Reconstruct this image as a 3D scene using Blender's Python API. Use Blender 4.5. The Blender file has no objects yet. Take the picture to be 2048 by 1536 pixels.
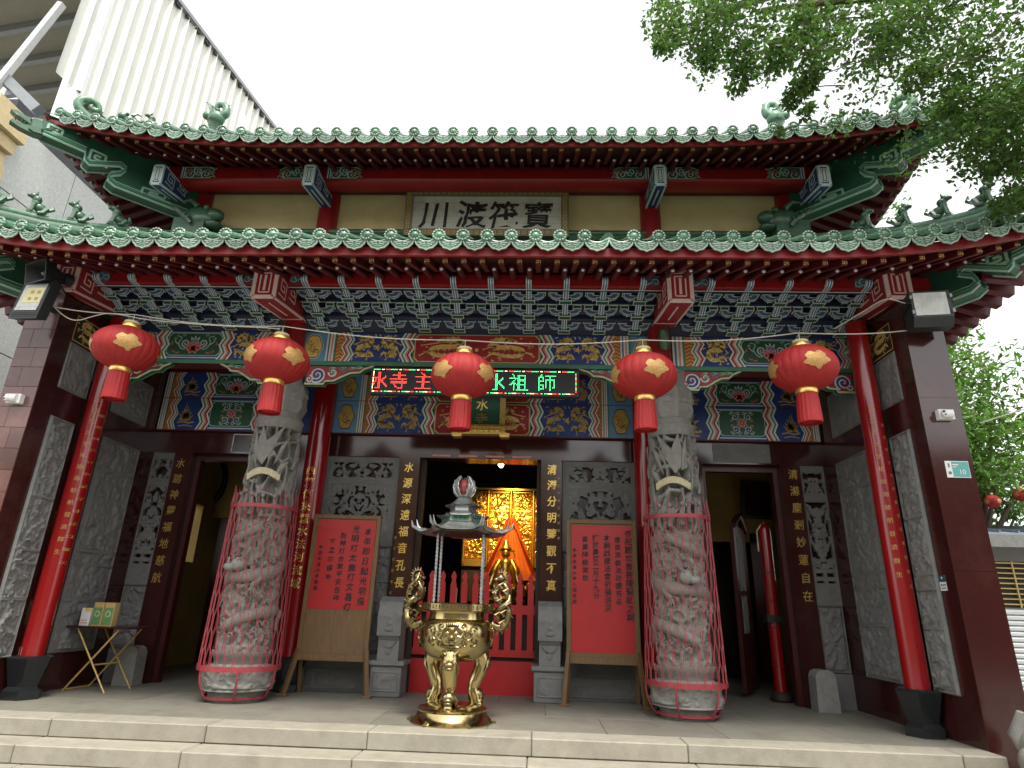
import bpy, bmesh, math, random
import numpy as np
from mathutils import Vector, Matrix, noise
R = math.radians
PI = math.pi
scene = bpy.context.scene
col = scene.collection
rng = random.Random(7)

# ------------------------------------------------------------------ camera
F_PX, PITCH, YAW, ROLL = 1249.1, R(19.74), R(2.635), R(1.798)
CAM = Vector((0.849, -6.6, 1.10))
def _cam_matrix():
    B = np.array([[1,0,0],[0,0,-1],[0,1,0]], float)
    c, s = math.cos(YAW), math.sin(YAW); Ry = np.array([[c,0,s],[0,1,0],[-s,0,c]])
    c, s = math.cos(PITCH), math.sin(PITCH); Rp = np.array([[1,0,0],[0,c,s],[0,-s,c]])
    c, s = math.cos(ROLL), math.sin(ROLL); Rr = np.array([[c,-s,0],[s,c,0],[0,0,1]])
    return Rr @ Rp @ Ry @ B
CM = _cam_matrix()
cam_data = bpy.data.cameras.new('camera')
cam_data.sensor_width = 36.0
cam_data.lens = F_PX / 2048 * 36.0
cam_data.clip_start = 0.05
cam_data.clip_end = 6000
cam = bpy.data.objects.new('camera', cam_data)
col.objects.link(cam)
m3 = Matrix((CM[0], -CM[1], -CM[2])).transposed()
cam.matrix_world = Matrix.Translation(CAM) @ m3.to_4x4()
scene.camera = cam
def px(x, y, axis, val):
    """point where the photograph's pixel meets the plane axis = val"""
    d = CM.T @ np.array([(x-1024)/F_PX, (y-768)/F_PX, 1.0])
    t = (val - CAM[axis]) / d[axis]
    return Vector((CAM[0]+t*d[0], CAM[1]+t*d[1], CAM[2]+t*d[2]))

# ------------------------------------------------------------------ sky, sun, exposure
SUN_EL, SUN_AZ = R(66), R(14)          # azimuth: 0 = straight in front of the temple (-Y), negative = to the left
sun_dir = Vector((math.sin(SUN_AZ)*math.cos(SUN_EL), -math.cos(SUN_AZ)*math.cos(SUN_EL), math.sin(SUN_EL)))
world = bpy.data.worlds.new('World'); scene.world = world
world.use_nodes = True
wn = world.node_tree; wn.nodes.clear()
w_out = wn.nodes.new('ShaderNodeOutputWorld'); w_bg = wn.nodes.new('ShaderNodeBackground')
w_sky = wn.nodes.new('ShaderNodeTexSky'); w_sky.sky_type = 'NISHITA'; w_sky.sun_disc = False
w_sky.sun_elevation = SUN_EL
w_sky.sun_rotation = math.atan2(sun_dir.x, sun_dir.y)
w_sky.air_density = 1.0; w_sky.dust_density = 2.0; w_sky.ozone_density = 1.0
w_hsv = wn.nodes.new('ShaderNodeHueSaturation'); w_hsv.inputs['Saturation'].default_value = 0.06   # high thin overcast
wn.links.new(w_sky.outputs[0], w_hsv.inputs['Color']); wn.links.new(w_hsv.outputs[0], w_bg.inputs['Color'])
w_bg.inputs['Strength'].default_value = 0.15
wn.links.new(w_bg.outputs[0], w_out.inputs['Surface'])
sl = bpy.data.lights.new('sun', 'SUN'); sl.energy = 1.5; sl.angle = R(14); sl.color = (1.0, 0.94, 0.82)
so = bpy.data.objects.new('sun', sl); col.objects.link(so)
so.rotation_euler = sun_dir.to_track_quat('Z', 'Y').to_euler(); so.location = (-8, -10, 16)
scene.view_settings.view_transform = 'Standard'
scene.view_settings.look = 'None'
scene.view_settings.gamma = 1.0
scene.view_settings.exposure = 1.5
scene.cycles.max_bounces = 7
scene.cycles.diffuse_bounces = 4
scene.cycles.glossy_bounces = 3
scene.cycles.sample_clamp_indirect = 6.0

# ------------------------------------------------------------------ materials
MATS = {}
def mat(name, c, rough=0.55, metal=0.0, var=0.12, scale=5.0, bump=0.0, bscale=45.0, coat=0.0, spec=0.5,
        emit=0.0, emit_col=None, isl=0.0, obj_var=0.0, trans=0.0, c2=None, c2_scale=1.3, c2_amt=0.0, stretch=None, rvar=0.0):
    m = bpy.data.materials.new(name); m.use_nodes = True; MATS[name] = m
    nt = m.node_tree; N = nt.nodes; L = nt.links
    b = N['Principled BSDF']; out = N['Material Output']
    tc = N.new('ShaderNodeTexCoord')
    src = tc.outputs['Object']
    if stretch:
        mp = N.new('ShaderNodeMapping'); mp.inputs['Scale'].default_value = stretch
        L.new(src, mp.inputs['Vector']); src = mp.outputs[0]
    nz = N.new('ShaderNodeTexNoise'); nz.inputs['Scale'].default_value = scale; nz.inputs['Detail'].default_value = 5
    nz.inputs['Roughness'].default_value = 0.65
    L.new(src, nz.inputs['Vector'])
    mr = N.new('ShaderNodeMapRange'); mr.inputs[1].default_value = 0.28; mr.inputs[2].default_value = 0.72
    mr.inputs[3].default_value = 1 - var; mr.inputs[4].default_value = 1 + var
    L.new(nz.outputs[0], mr.inputs[0])
    mx = N.new('ShaderNodeVectorMath'); mx.operation = 'SCALE'; mx.inputs[0].default_value = c[:3]
    L.new(mr.outputs[0], mx.inputs['Scale'])
    cur = mx.outputs[0]
    if c2:
        n2 = N.new('ShaderNodeTexNoise'); n2.inputs['Scale'].default_value = c2_scale; n2.inputs['Detail'].default_value = 6
        n2.inputs['Roughness'].default_value = 0.7; L.new(src, n2.inputs['Vector'])
        r2 = N.new('ShaderNodeMapRange'); r2.inputs[1].default_value = 0.5; r2.inputs[2].default_value = 0.68
        r2.inputs[3].default_value = 0; r2.inputs[4].default_value = c2_amt; L.new(n2.outputs[0], r2.inputs[0])
        mm = N.new('ShaderNodeMix'); mm.data_type = 'RGBA'; mm.inputs[7].default_value = (*c2[:3], 1)
        L.new(r2.outputs[0], mm.inputs[0]); L.new(cur, mm.inputs[6]); cur = mm.outputs[2]
    if isl or obj_var:
        if isl:
            g = N.new('ShaderNodeNewGeometry'); rv = g.outputs['Random Per Island']; amt = isl
        else:
            g = N.new('ShaderNodeObjectInfo'); rv = g.outputs['Random']; amt = obj_var
        r3 = N.new('ShaderNodeMapRange'); r3.inputs[3].default_value = 1-amt; r3.inputs[4].default_value = 1+amt
        L.new(rv, r3.inputs[0])
        hs = N.new('ShaderNodeHueSaturation'); L.new(cur, hs.inputs['Color']); L.new(r3.outputs[0], hs.inputs['Value'])
        if isl:
            r4 = N.new('ShaderNodeMapRange'); r4.inputs[3].default_value = 0.49; r4.inputs[4].default_value = 0.525
            L.new(rv, r4.inputs[0]); L.new(r4.outputs[0], hs.inputs['Hue'])
        cur = hs.outputs[0]
    L.new(cur, b.inputs['Base Color'])
    b.inputs['Roughness'].default_value = rough
    if rvar:
        r5 = N.new('ShaderNodeMapRange'); r5.inputs[1].default_value = 0.3; r5.inputs[2].default_value = 0.7
        r5.inputs[3].default_value = max(0.03, rough-rvar); r5.inputs[4].default_value = rough+rvar
        L.new(nz.outputs[0], r5.inputs[0]); L.new(r5.outputs[0], b.inputs['Roughness'])
    b.inputs['Metallic'].default_value = metal
    b.inputs['Specular IOR Level'].default_value = spec
    b.inputs['Coat Weight'].default_value = coat
    b.inputs['Coat Roughness'].default_value = 0.12
    if emit:
        b.inputs['Emission Color'].default_value = (*(emit_col or c)[:3], 1); b.inputs['Emission Strength'].default_value = emit
    if bump:
        n3 = N.new('ShaderNodeTexNoise'); n3.inputs['Scale'].default_value = bscale; n3.inputs['Detail'].default_value = 4
        L.new(src, n3.inputs['Vector'])
        bp = N.new('ShaderNodeBump'); bp.inputs['Strength'].default_value = bump; bp.inputs['Distance'].default_value = 0.01
        L.new(n3.outputs[0], bp.inputs['Height']); L.new(bp.outputs[0], b.inputs['Normal'])
    if trans:
        tr = N.new('ShaderNodeBsdfTranslucent'); L.new(cur, tr.inputs['Color'])
        ms = N.new('ShaderNodeMixShader'); ms.inputs[0].default_value = trans
        L.new(b.outputs[0], ms.inputs[1]); L.new(tr.outputs[0], ms.inputs[2]); L.new(ms.outputs[0], out.inputs['Surface'])
    return m
mat('red_paint', (0.27,0.010,0.012), 0.38, var=0.14, scale=3, c2=(0.22,0.01,0.012), c2_scale=4, c2_amt=0.5)
mat('red_fascia', (0.24,0.014,0.018), 0.5, var=0.18, scale=4, c2=(0.42,0.10,0.08), c2_scale=5, c2_amt=0.45)
mat('gate_red', (0.42,0.016,0.018), 0.4, var=0.12, scale=4)
mat('red_gloss', (0.25,0.006,0.008), 0.2, var=0.08, scale=2, coat=0.5)
mat('rafter_red', (0.095,0.007,0.009), 0.5, var=0.15)
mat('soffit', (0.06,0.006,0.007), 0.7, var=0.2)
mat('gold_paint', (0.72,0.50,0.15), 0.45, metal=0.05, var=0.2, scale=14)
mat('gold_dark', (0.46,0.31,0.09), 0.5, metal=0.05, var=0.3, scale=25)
mat('gold_leaf', (0.80,0.55,0.16), 0.32, metal=0.8, var=0.2, scale=20)
mat('white_paint', (0.66,0.70,0.64), 0.5, var=0.12, scale=12)
mat('dot_white', (0.75,0.76,0.80), 0.35, var=0.05)
mat('pink_paint', (0.62,0.26,0.24), 0.5, var=0.1)
mat('beam_line', (0.78,0.60,0.56), 0.5, var=0.12)
mat('crimson', (0.32,0.022,0.03), 0.45, var=0.15)
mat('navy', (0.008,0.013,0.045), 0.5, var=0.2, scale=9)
mat('blue_paint', (0.018,0.050,0.20), 0.5, var=0.2, scale=9)
mat('sky_blue', (0.12,0.27,0.45), 0.5, var=0.15, scale=7)
mat('steel_blue', (0.075,0.14,0.26), 0.5, var=0.15, scale=9)
mat('pale_line', (0.56,0.65,0.64), 0.5, var=0.12, scale=10)
mat('green_paint', (0.018,0.085,0.048), 0.5, var=0.2, scale=8)
mat('mid_green', (0.06,0.20,0.12), 0.5, var=0.2, scale=8)
mat('pale_green', (0.32,0.50,0.38), 0.5, var=0.12, scale=10)
mat('orange_paint', (0.42,0.15,0.03), 0.5, var=0.25, scale=16)
mat('glaze', (0.075,0.175,0.105), 0.42, var=0.4, scale=16, coat=0.18, obj_var=0.25, c2=(0.26,0.34,0.27), c2_scale=24, c2_amt=0.6)
mat('glaze_pale', (0.36,0.46,0.38), 0.42, var=0.3, scale=30, coat=0.15, obj_var=0.2, c2=(0.10,0.20,0.13), c2_scale=18, c2_amt=0.7)
mat('glaze_dark', (0.045,0.115,0.065), 0.35, var=0.35, scale=9, coat=0.3, c2=(0.10,0.12,0.08), c2_scale=5, c2_amt=0.6)
mat('granite_red', (0.040,0.010,0.009), 0.13, var=0.22, scale=160, spec=0.6, c2=(0.10,0.045,0.038), c2_scale=1.1, c2_amt=0.35, rvar=0.04)
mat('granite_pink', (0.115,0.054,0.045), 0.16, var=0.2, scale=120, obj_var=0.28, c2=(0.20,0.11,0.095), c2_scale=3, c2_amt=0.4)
mat('granite_dark', (0.028,0.008,0.008), 0.2, var=0.25, scale=150)
mat('granite_black', (0.012,0.014,0.016), 0.22, var=0.3, scale=120)
mat('stone_grey', (0.17,0.172,0.165), 0.8, var=0.16, scale=11, bump=0.35, bscale=70, c2=(0.09,0.09,0.086), c2_scale=3, c2_amt=0.5)
mat('stone_column', (0.23,0.225,0.205), 0.85, var=0.2, scale=14, bump=0.45, bscale=60, c2=(0.17,0.165,0.15), c2_scale=4, c2_amt=0.55)
mat('stone_cream', (0.55,0.50,0.32), 0.75, var=0.15, scale=20)
mat('stone_step', (0.275,0.255,0.205), 0.75, var=0.13, scale=7, bump=0.25, bscale=90, obj_var=0.07, c2=(0.19,0.17,0.13), c2_scale=2.2, c2_amt=0.6)
mat('stone_floor', (0.18,0.172,0.142), 0.55, var=0.12, scale=5, bump=0.12, bscale=80, obj_var=0.06, c2=(0.105,0.10,0.08), c2_scale=1.7, c2_amt=0.55)
mat('paving', (0.19,0.185,0.165), 0.8, var=0.15, scale=2, bump=0.2, bscale=60)
mat('plaster_yellow', (0.72,0.60,0.32), 0.85, var=0.1, scale=2.5, c2=(0.58,0.48,0.25), c2_scale=1.6, c2_amt=0.6)
mat('marble', (0.50,0.49,0.42), 0.35, var=0.12, scale=3, c2=(0.30,0.30,0.27), c2_scale=2.6, c2_amt=0.7)
mat('plaque_frame', (0.16,0.13,0.075), 0.5, var=0.25, scale=20)
mat('ink', (0.012,0.012,0.014), 0.6, var=0.2)
mat('wood', (0.15,0.085,0.033), 0.55, var=0.28, scale=4, stretch=(14,14,1.2), bump=0.15, bscale=30)
mat('poster_red', (0.40,0.012,0.015), 0.4, var=0.08, scale=3, bump=0.25, bscale=7)
mat('cloth_red', (0.40,0.020,0.020), 0.68, var=0.12, scale=6, trans=0.12, bump=0.12, bscale=120)
mat('cloth_gold', (0.50,0.29,0.10), 0.45, metal=0.3, var=0.35, scale=55)
mat('tassel', (0.36,0.010,0.011), 0.6, var=0.25, scale=60, stretch=(6,6,0.4))
mat('brass', (0.50,0.40,0.19), 0.19, metal=1.0, var=0.12, scale=7, rvar=0.06, c2=(0.36,0.27,0.11), c2_scale=5, c2_amt=0.6)
mat('brass_worn', (0.27,0.22,0.11), 0.34, metal=1.0, var=0.35, scale=22, c2=(0.10,0.085,0.05), c2_scale=9, c2_amt=0.85)
mat('pewter', (0.46,0.48,0.47), 0.36, metal=0.9, var=0.2, scale=12, c2=(0.20,0.21,0.20), c2_scale=4, c2_amt=0.6)
mat('pearl_red', (0.38,0.07,0.06), 0.35, var=0.15, scale=8)
mat('cage_red', (0.32,0.042,0.052), 0.42, var=0.2, scale=18)
mat('black_metal', (0.014,0.015,0.016), 0.4, var=0.2)
mat('black_plastic', (0.02,0.024,0.024), 0.45, var=0.2)
mat('steel_grey', (0.26,0.28,0.29), 0.45, metal=0.4, var=0.1)
mat('lamp_glass', (0.50,0.51,0.48), 0.12, var=0.2, scale=14, coat=0.6)
mat('led_yellow', (0.70,0.66,0.36), 0.4, var=0.1)
mat('plastic_white', (0.72,0.72,0.70), 0.35, var=0.05)
mat('wire_white', (0.55,0.53,0.46), 0.5, var=0.1)
mat('led_red', (0.9,0.05,0.03), 0.5, emit=2.6, emit_col=(1.0,0.045,0.03))
mat('led_green', (0.1,0.9,0.3), 0.5, emit=2.0, emit_col=(0.06,1.0,0.30))
mat('led_amber', (0.9,0.8,0.4), 0.5, emit=2.6, emit_col=(1.0,0.80,0.32))
mat('sign_teal', (0.10,0.36,0.33), 0.35, var=0.04)
mat('sign_white', (0.74,0.75,0.72), 0.4, var=0.04)
mat('sign_navy', (0.02,0.07,0.10), 0.4)
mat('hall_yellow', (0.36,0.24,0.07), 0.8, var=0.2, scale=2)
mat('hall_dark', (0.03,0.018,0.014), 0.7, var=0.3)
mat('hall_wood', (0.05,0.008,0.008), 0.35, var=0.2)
mat('altar_gold', (0.85,0.52,0.10), 0.28, metal=0.9, var=0.25, scale=25)
mat('drape_orange', (0.62,0.15,0.02), 0.6, var=0.15, scale=6)
mat('bulb', (1,0.9,0.75), 0.4, emit=9.0, emit_col=(1,0.88,0.70))
mat('bark', (0.085,0.065,0.045), 0.9, var=0.3, scale=12, bump=0.7, bscale=25)
mat('leaf_dark', (0.085,0.155,0.026), 0.5, var=0.25, scale=3, isl=0.5, trans=0.48)
mat('leaf_bright', (0.125,0.23,0.035), 0.42, var=0.25, scale=2, isl=0.5, trans=0.42)
mat('bld_granite', (0.45,0.455,0.43), 0.45, var=0.2, scale=26, obj_var=0.06)
mat('bld_beige', (0.55,0.43,0.24), 0.7, var=0.15, scale=5)
mat('bld_rust', (0.28,0.09,0.06), 0.7, var=0.15)
mat('siding', (0.62,0.62,0.57), 0.5, var=0.06, scale=2)
mat('steel_white', (0.78,0.80,0.82), 0.45, var=0.08)
mat('ceiling_panel', (0.34,0.33,0.27), 0.8, var=0.06)
mat('roof_grey', (0.20,0.24,0.29), 0.5, var=0.12)
mat('wall_grey', (0.30,0.30,0.28), 0.8, var=0.1)
mat('brass_grille', (0.50,0.38,0.14), 0.4, metal=0.4)
mat('shutter', (0.55,0.57,0.58), 0.4, metal=0.2, var=0.05)
mat('box_green', (0.10,0.24,0.09), 0.5, var=0.3, scale=18)
mat('box_tan', (0.46,0.33,0.13), 0.6, var=0.15)

# ------------------------------------------------------------------ mesh builder
class MB:
    def __init__(s): s.v=[]; s.f=[]; s.m=[]; s.mats=[]
    def mi(s, name):
        if name not in s.mats: s.mats.append(name)
        return s.mats.index(name)
    def add(s, vs, fs, mt):
        o=len(s.v); s.v.extend([tuple(p) for p in vs]); i=s.mi(mt)
        for f in fs: s.f.append(tuple(o+k for k in f)); s.m.append(i)
        return s
    def box(s, x0,x1,y0,y1,z0,z1,mt):
        return s.add([(x0,y0,z0),(x1,y0,z0),(x1,y1,z0),(x0,y1,z0),(x0,y0,z1),(x1,y0,z1),(x1,y1,z1),(x0,y1,z1)],
              [(0,3,2,1),(4,5,6,7),(0,1,5,4),(1,2,6,5),(2,3,7,6),(3,0,4,7)], mt)
    def cbox(s, x0,x1,y0,y1,z0,z1,mt,b=0.008):
        X=(x0,x1);Y=(y0,y1);Z=(z0,z1); vs=[]; idx={}
        for i in (0,1):
            for j in (0,1):
                for k in (0,1):
                    bx=b if i==0 else -b; by=b if j==0 else -b; bz=b if k==0 else -b
                    idx[i,j,k,0]=len(vs); vs.append((X[i],Y[j]+by,Z[k]+bz))
                    idx[i,j,k,1]=len(vs); vs.append((X[i]+bx,Y[j],Z[k]+bz))
                    idx[i,j,k,2]=len(vs); vs.append((X[i]+bx,Y[j]+by,Z[k]))
        fs=[]
        for a in range(3):
            o=[q for q in range(3) if q!=a]
            for sgn in (0,1):
                q=[]
                for (u,w) in ((0,0),(1,0),(1,1),(0,1)):
                    t=[0,0,0]; t[a]=sgn; t[o[0]]=u; t[o[1]]=w; q.append(idx[t[0],t[1],t[2],a])
                fs.append(q)
        for a in range(3):
            o=[q for q in range(3) if q!=a]
            for u in (0,1):
                for w in (0,1):
                    t0=[0,0,0]; t0[o[0]]=u; t0[o[1]]=w; t1=list(t0); t1[a]=1
                    fs.append((idx[t0[0],t0[1],t0[2],o[0]],idx[t1[0],t1[1],t1[2],o[0]],idx[t1[0],t1[1],t1[2],o[1]],idx[t0[0],t0[1],t0[2],o[1]]))
        for i in (0,1):
            for j in (0,1):
                for k in (0,1): fs.append((idx[i,j,k,0],idx[i,j,k,1],idx[i,j,k,2]))
        return s.add(vs,fs,mt)
    def bar(s, a, b, w, h, mt, up=(0,0,1)):
        """rectangular bar from a to b, w sideways, h along up"""
        a=Vector(a); b=Vector(b); d=(b-a).normalized(); u=Vector(up); x=d.cross(u)
        if x.length<1e-4: x=d.cross(Vector((0,1,0)))
        x.normalize(); u=x.cross(d).normalized(); x*=w/2; u*=h/2
        return s.add([a-x-u,a+x-u,a+x+u,a-x+u,b-x-u,b+x-u,b+x+u,b-x+u],[(0,1,2,3),(7,6,5,4),(0,4,5,1),(1,5,6,2),(2,6,7,3),(3,7,4,0)],mt)
    def prism(s, pts, axis, a0, a1, mt, capmt=None):
        """polygon extruded along an axis; pts are (y,z) for x, (x,z) for y, (x,y) for z"""
        def P(p,a): return {'x':(a,p[0],p[1]),'y':(p[0],a,p[1]),'z':(p[0],p[1],a)}[axis]
        n=len(pts); vs=[P(p,a0) for p in pts]+[P(p,a1) for p in pts]
        s.add(vs,[(i,(i+1)%n,n+(i+1)%n,n+i) for i in range(n)],mt)
        s.add(vs[:n],[tuple(range(n))],capmt or mt); s.add(vs[n:],[tuple(range(n-1,-1,-1))],capmt or mt)
        return s
    def tube(s, pts, r, n, mt, cap=True, squash=1.0):
        pts=[Vector(p) for p in pts]; k=len(pts)
        rs=r if isinstance(r,(list,tuple)) else [r]*k
        vs=[]; t0=None; ref=None
        for i,p in enumerate(pts):
            t=(pts[min(i+1,k-1)]-pts[max(i-1,0)]); t=t.normalized() if t.length>1e-9 else Vector((0,0,1))
            if ref is None:
                ref=t.orthogonal().normalized()
            else:
                ref=ref-t*ref.dot(t); ref=ref.normalized() if ref.length>1e-6 else t.orthogonal().normalized()
            bi=t.cross(ref)
            for j in range(n):
                a=2*PI*j/n; vs.append(p+ref*(math.cos(a)*rs[i])+bi*(math.sin(a)*rs[i]*squash))
        fs=[(i*n+j,i*n+(j+1)%n,(i+1)*n+(j+1)%n,(i+1)*n+j) for i in range(k-1) for j in range(n)]
        if cap: fs+=[tuple(range(n-1,-1,-1)),tuple((k-1)*n+j for j in range(n))]
        return s.add(vs,fs,mt)
    def lathe(s, prof, n, mt, c=(0,0,0), mod=None, cap=True, a0=0.0):
        vs=[]
        for (r,z) in prof:
            for j in range(n):
                a=a0+2*PI*j/n; rr=r*(mod(a,z) if mod else 1); vs.append((c[0]+rr*math.cos(a),c[1]+rr*math.sin(a),c[2]+z))
        k=len(prof)
        fs=[(i*n+j,i*n+(j+1)%n,(i+1)*n+(j+1)%n,(i+1)*n+j) for i in range(k-1) for j in range(n)]
        if cap: fs+=[tuple(range(n-1,-1,-1)),tuple((k-1)*n+j for j in range(n))]
        return s.add(vs,fs,mt)
    def ball(s, c, r, nu, nv, mt):
        if not isinstance(r,(list,tuple)): r=(r,r,r)
        vs=[(c[0],c[1],c[2]-r[2])]
        for i in range(1,nv):
            ph=-PI/2+PI*i/nv
            for j in range(nu):
                a=2*PI*j/nu; vs.append((c[0]+r[0]*math.cos(ph)*math.cos(a),c[1]+r[1]*math.cos(ph)*math.sin(a),c[2]+r[2]*math.sin(ph)))
        vs.append((c[0],c[1],c[2]+r[2])); e=len(vs)-1
        fs=[(0,1+(j+1)%nu,1+j) for j in range(nu)]
        for i in range(nv-2):
            o=1+i*nu; fs+=[(o+j,o+(j+1)%nu,o+nu+(j+1)%nu,o+nu+j) for j in range(nu)]
        o=1+(nv-2)*nu; fs+=[(o+j,o+(j+1)%nu,e) for j in range(nu)]
        return s.add(vs,fs,mt)
    def grid(s, nu, nv, fn, mt, wrap=False):
        vs=[fn(i/nu,j/nv) for j in range(nv+1) for i in range(nu if wrap else nu+1)]
        w=nu if wrap else nu+1
        return s.add(vs,[(j*w+i,j*w+(i+1)%w,(j+1)*w+(i+1)%w,(j+1)*w+i) for j in range(nv) for i in range(nu)],mt)
    def mesh(s, name, smooth=None):
        me=bpy.data.meshes.new(name); me.from_pydata(s.v,[],s.f)
        for m in s.mats: me.materials.append(MATS[m])
        me.polygons.foreach_set('material_index',s.m)
        if smooth is not None:
            me.polygons.foreach_set('use_smooth',[True]*len(me.polygons))
            me.update(); me.set_sharp_from_angle(angle=R(smooth))
        me.update(); return me
    def build(s, name, parent=None, smooth=None, loc=None, rot=None):
        return put(name, s.mesh(name,smooth), parent, loc, rot)
def build_split(mb, name, parent=None, smooth=None, loc=None, rot=None):
    """one object for each connected piece"""
    par=list(range(len(mb.v)))
    def find(a):
        while par[a]!=a: par[a]=par[par[a]]; a=par[a]
        return a
    for f in mb.f:
        for k in f[1:]: par[find(k)]=find(f[0])
    groups={}
    for f,mi in zip(mb.f,mb.m): groups.setdefault(find(f[0]),[]).append((f,mi))
    out=[]
    for g in groups.values():
        m=MB(); ids={}
        for f,mi in g:
            for k in f:
                if k not in ids: ids[k]=len(m.v); m.v.append(mb.v[k])
            m.f.append(tuple(ids[k] for k in f)); m.m.append(m.mi(mb.mats[mi]))
        out.append(m.build(name,parent,smooth,loc,rot))
    return out
def put(name, me, parent=None, loc=None, rot=None, scale=None):
    o=bpy.data.objects.new(name,me); col.objects.link(o)
    if parent is not None: o.parent=parent
    if loc is not None: o.location=loc
    if rot is not None: o.rotation_euler=rot
    if scale is not None: o.scale=scale
    return o
def tag(o, label, cat, group=None):
    o['label']=label; o['category']=cat
    if group: o['group']=group
    return o
def thing(name, label, cat, loc=(0,0,0), rz=0.0, group=None):
    o=bpy.data.objects.new(name,None); col.objects.link(o); o.location=loc; o.rotation_euler=(0,0,rz); o.empty_display_size=0.2
    return tag(o,label,cat,group)
def part(name, parent, loc=(0,0,0), rz=0.0):
    o=bpy.data.objects.new(name,None); col.objects.link(o); o.parent=parent; o.location=loc; o.rotation_euler=(0,0,rz); o.empty_display_size=0.1
    return o
def smoothstep(a,b,x):
    t=min(1,max(0,(x-a)/(b-a))); return t*t*(3-2*t)
def spline(pts, n):
    """Catmull-Rom through the points"""
    P=[Vector(p) for p in pts]; P=[P[0]*2-P[1]]+P+[P[-1]*2-P[-2]]; out=[]
    seg=len(P)-3
    for i in range(n+1):
        t=i/n*seg; k=min(int(t),seg-1); t-=k; a,b,c,d=P[k:k+4]
        out.append(0.5*((2*b)+(c-a)*t+(2*a-5*b+4*c-d)*t*t+(3*b-a-3*c+d)*t**3))
    return out

# ------------------------------------------------------------------ lettering
_gl={}
def glyph(ch, bold=0.0):
    k=(ch,bold)
    if k not in _gl:
        c=bpy.data.curves.new('glyph','FONT'); c.body=ch; c.size=1.0; c.offset=bold; c.resolution_u=3
        o=bpy.data.objects.new('glyph',c); col.objects.link(o)
        dg=bpy.context.evaluated_depsgraph_get()
        me=bpy.data.meshes.new_from_object(o.evaluated_get(dg))
        vs=np.array([v.co[:] for v in me.vertices]) if len(me.vertices) else np.zeros((0,3))
        fs=[tuple(p.vertices) for p in me.polygons]
        bpy.data.objects.remove(o); bpy.data.curves.remove(c); bpy.data.meshes.remove(me)
        if len(vs):
            if ord(ch)>0x2000: cx,cz=0.5,0.36
            else: cx,cz=(vs[:,0].min()+vs[:,0].max())/2,(vs[:,1].min()+vs[:,1].max())/2
            vs=np.stack([vs[:,0]-cx,vs[:,1]-cz],1)
        _gl[k]=(vs,fs)
    return _gl[k]
def letters(mb, text, size, mt, pos, bold=0.0, brush=0.0, lean=0.0, squeeze=1.0):
    """pos(i) -> (x,z) of each character's centre; lies in the XZ plane facing -Y"""
    for i,ch in enumerate(text):
        vs,fs=glyph(ch,bold); x,z=pos(i)
        out=[]
        for (u,w) in vs:
            if brush:
                du=noise.noise((u*3.1+i*7,w*3.1,0.3))*brush; dw=noise.noise((u*3.1,w*3.1+i*5,4.1))*brush; u+=du; w+=dw
            u=u*squeeze+lean*w
            out.append((x+u*size,0.0,z+w*size))
        mb.add(out,fs,mt)
    return mb
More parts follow.
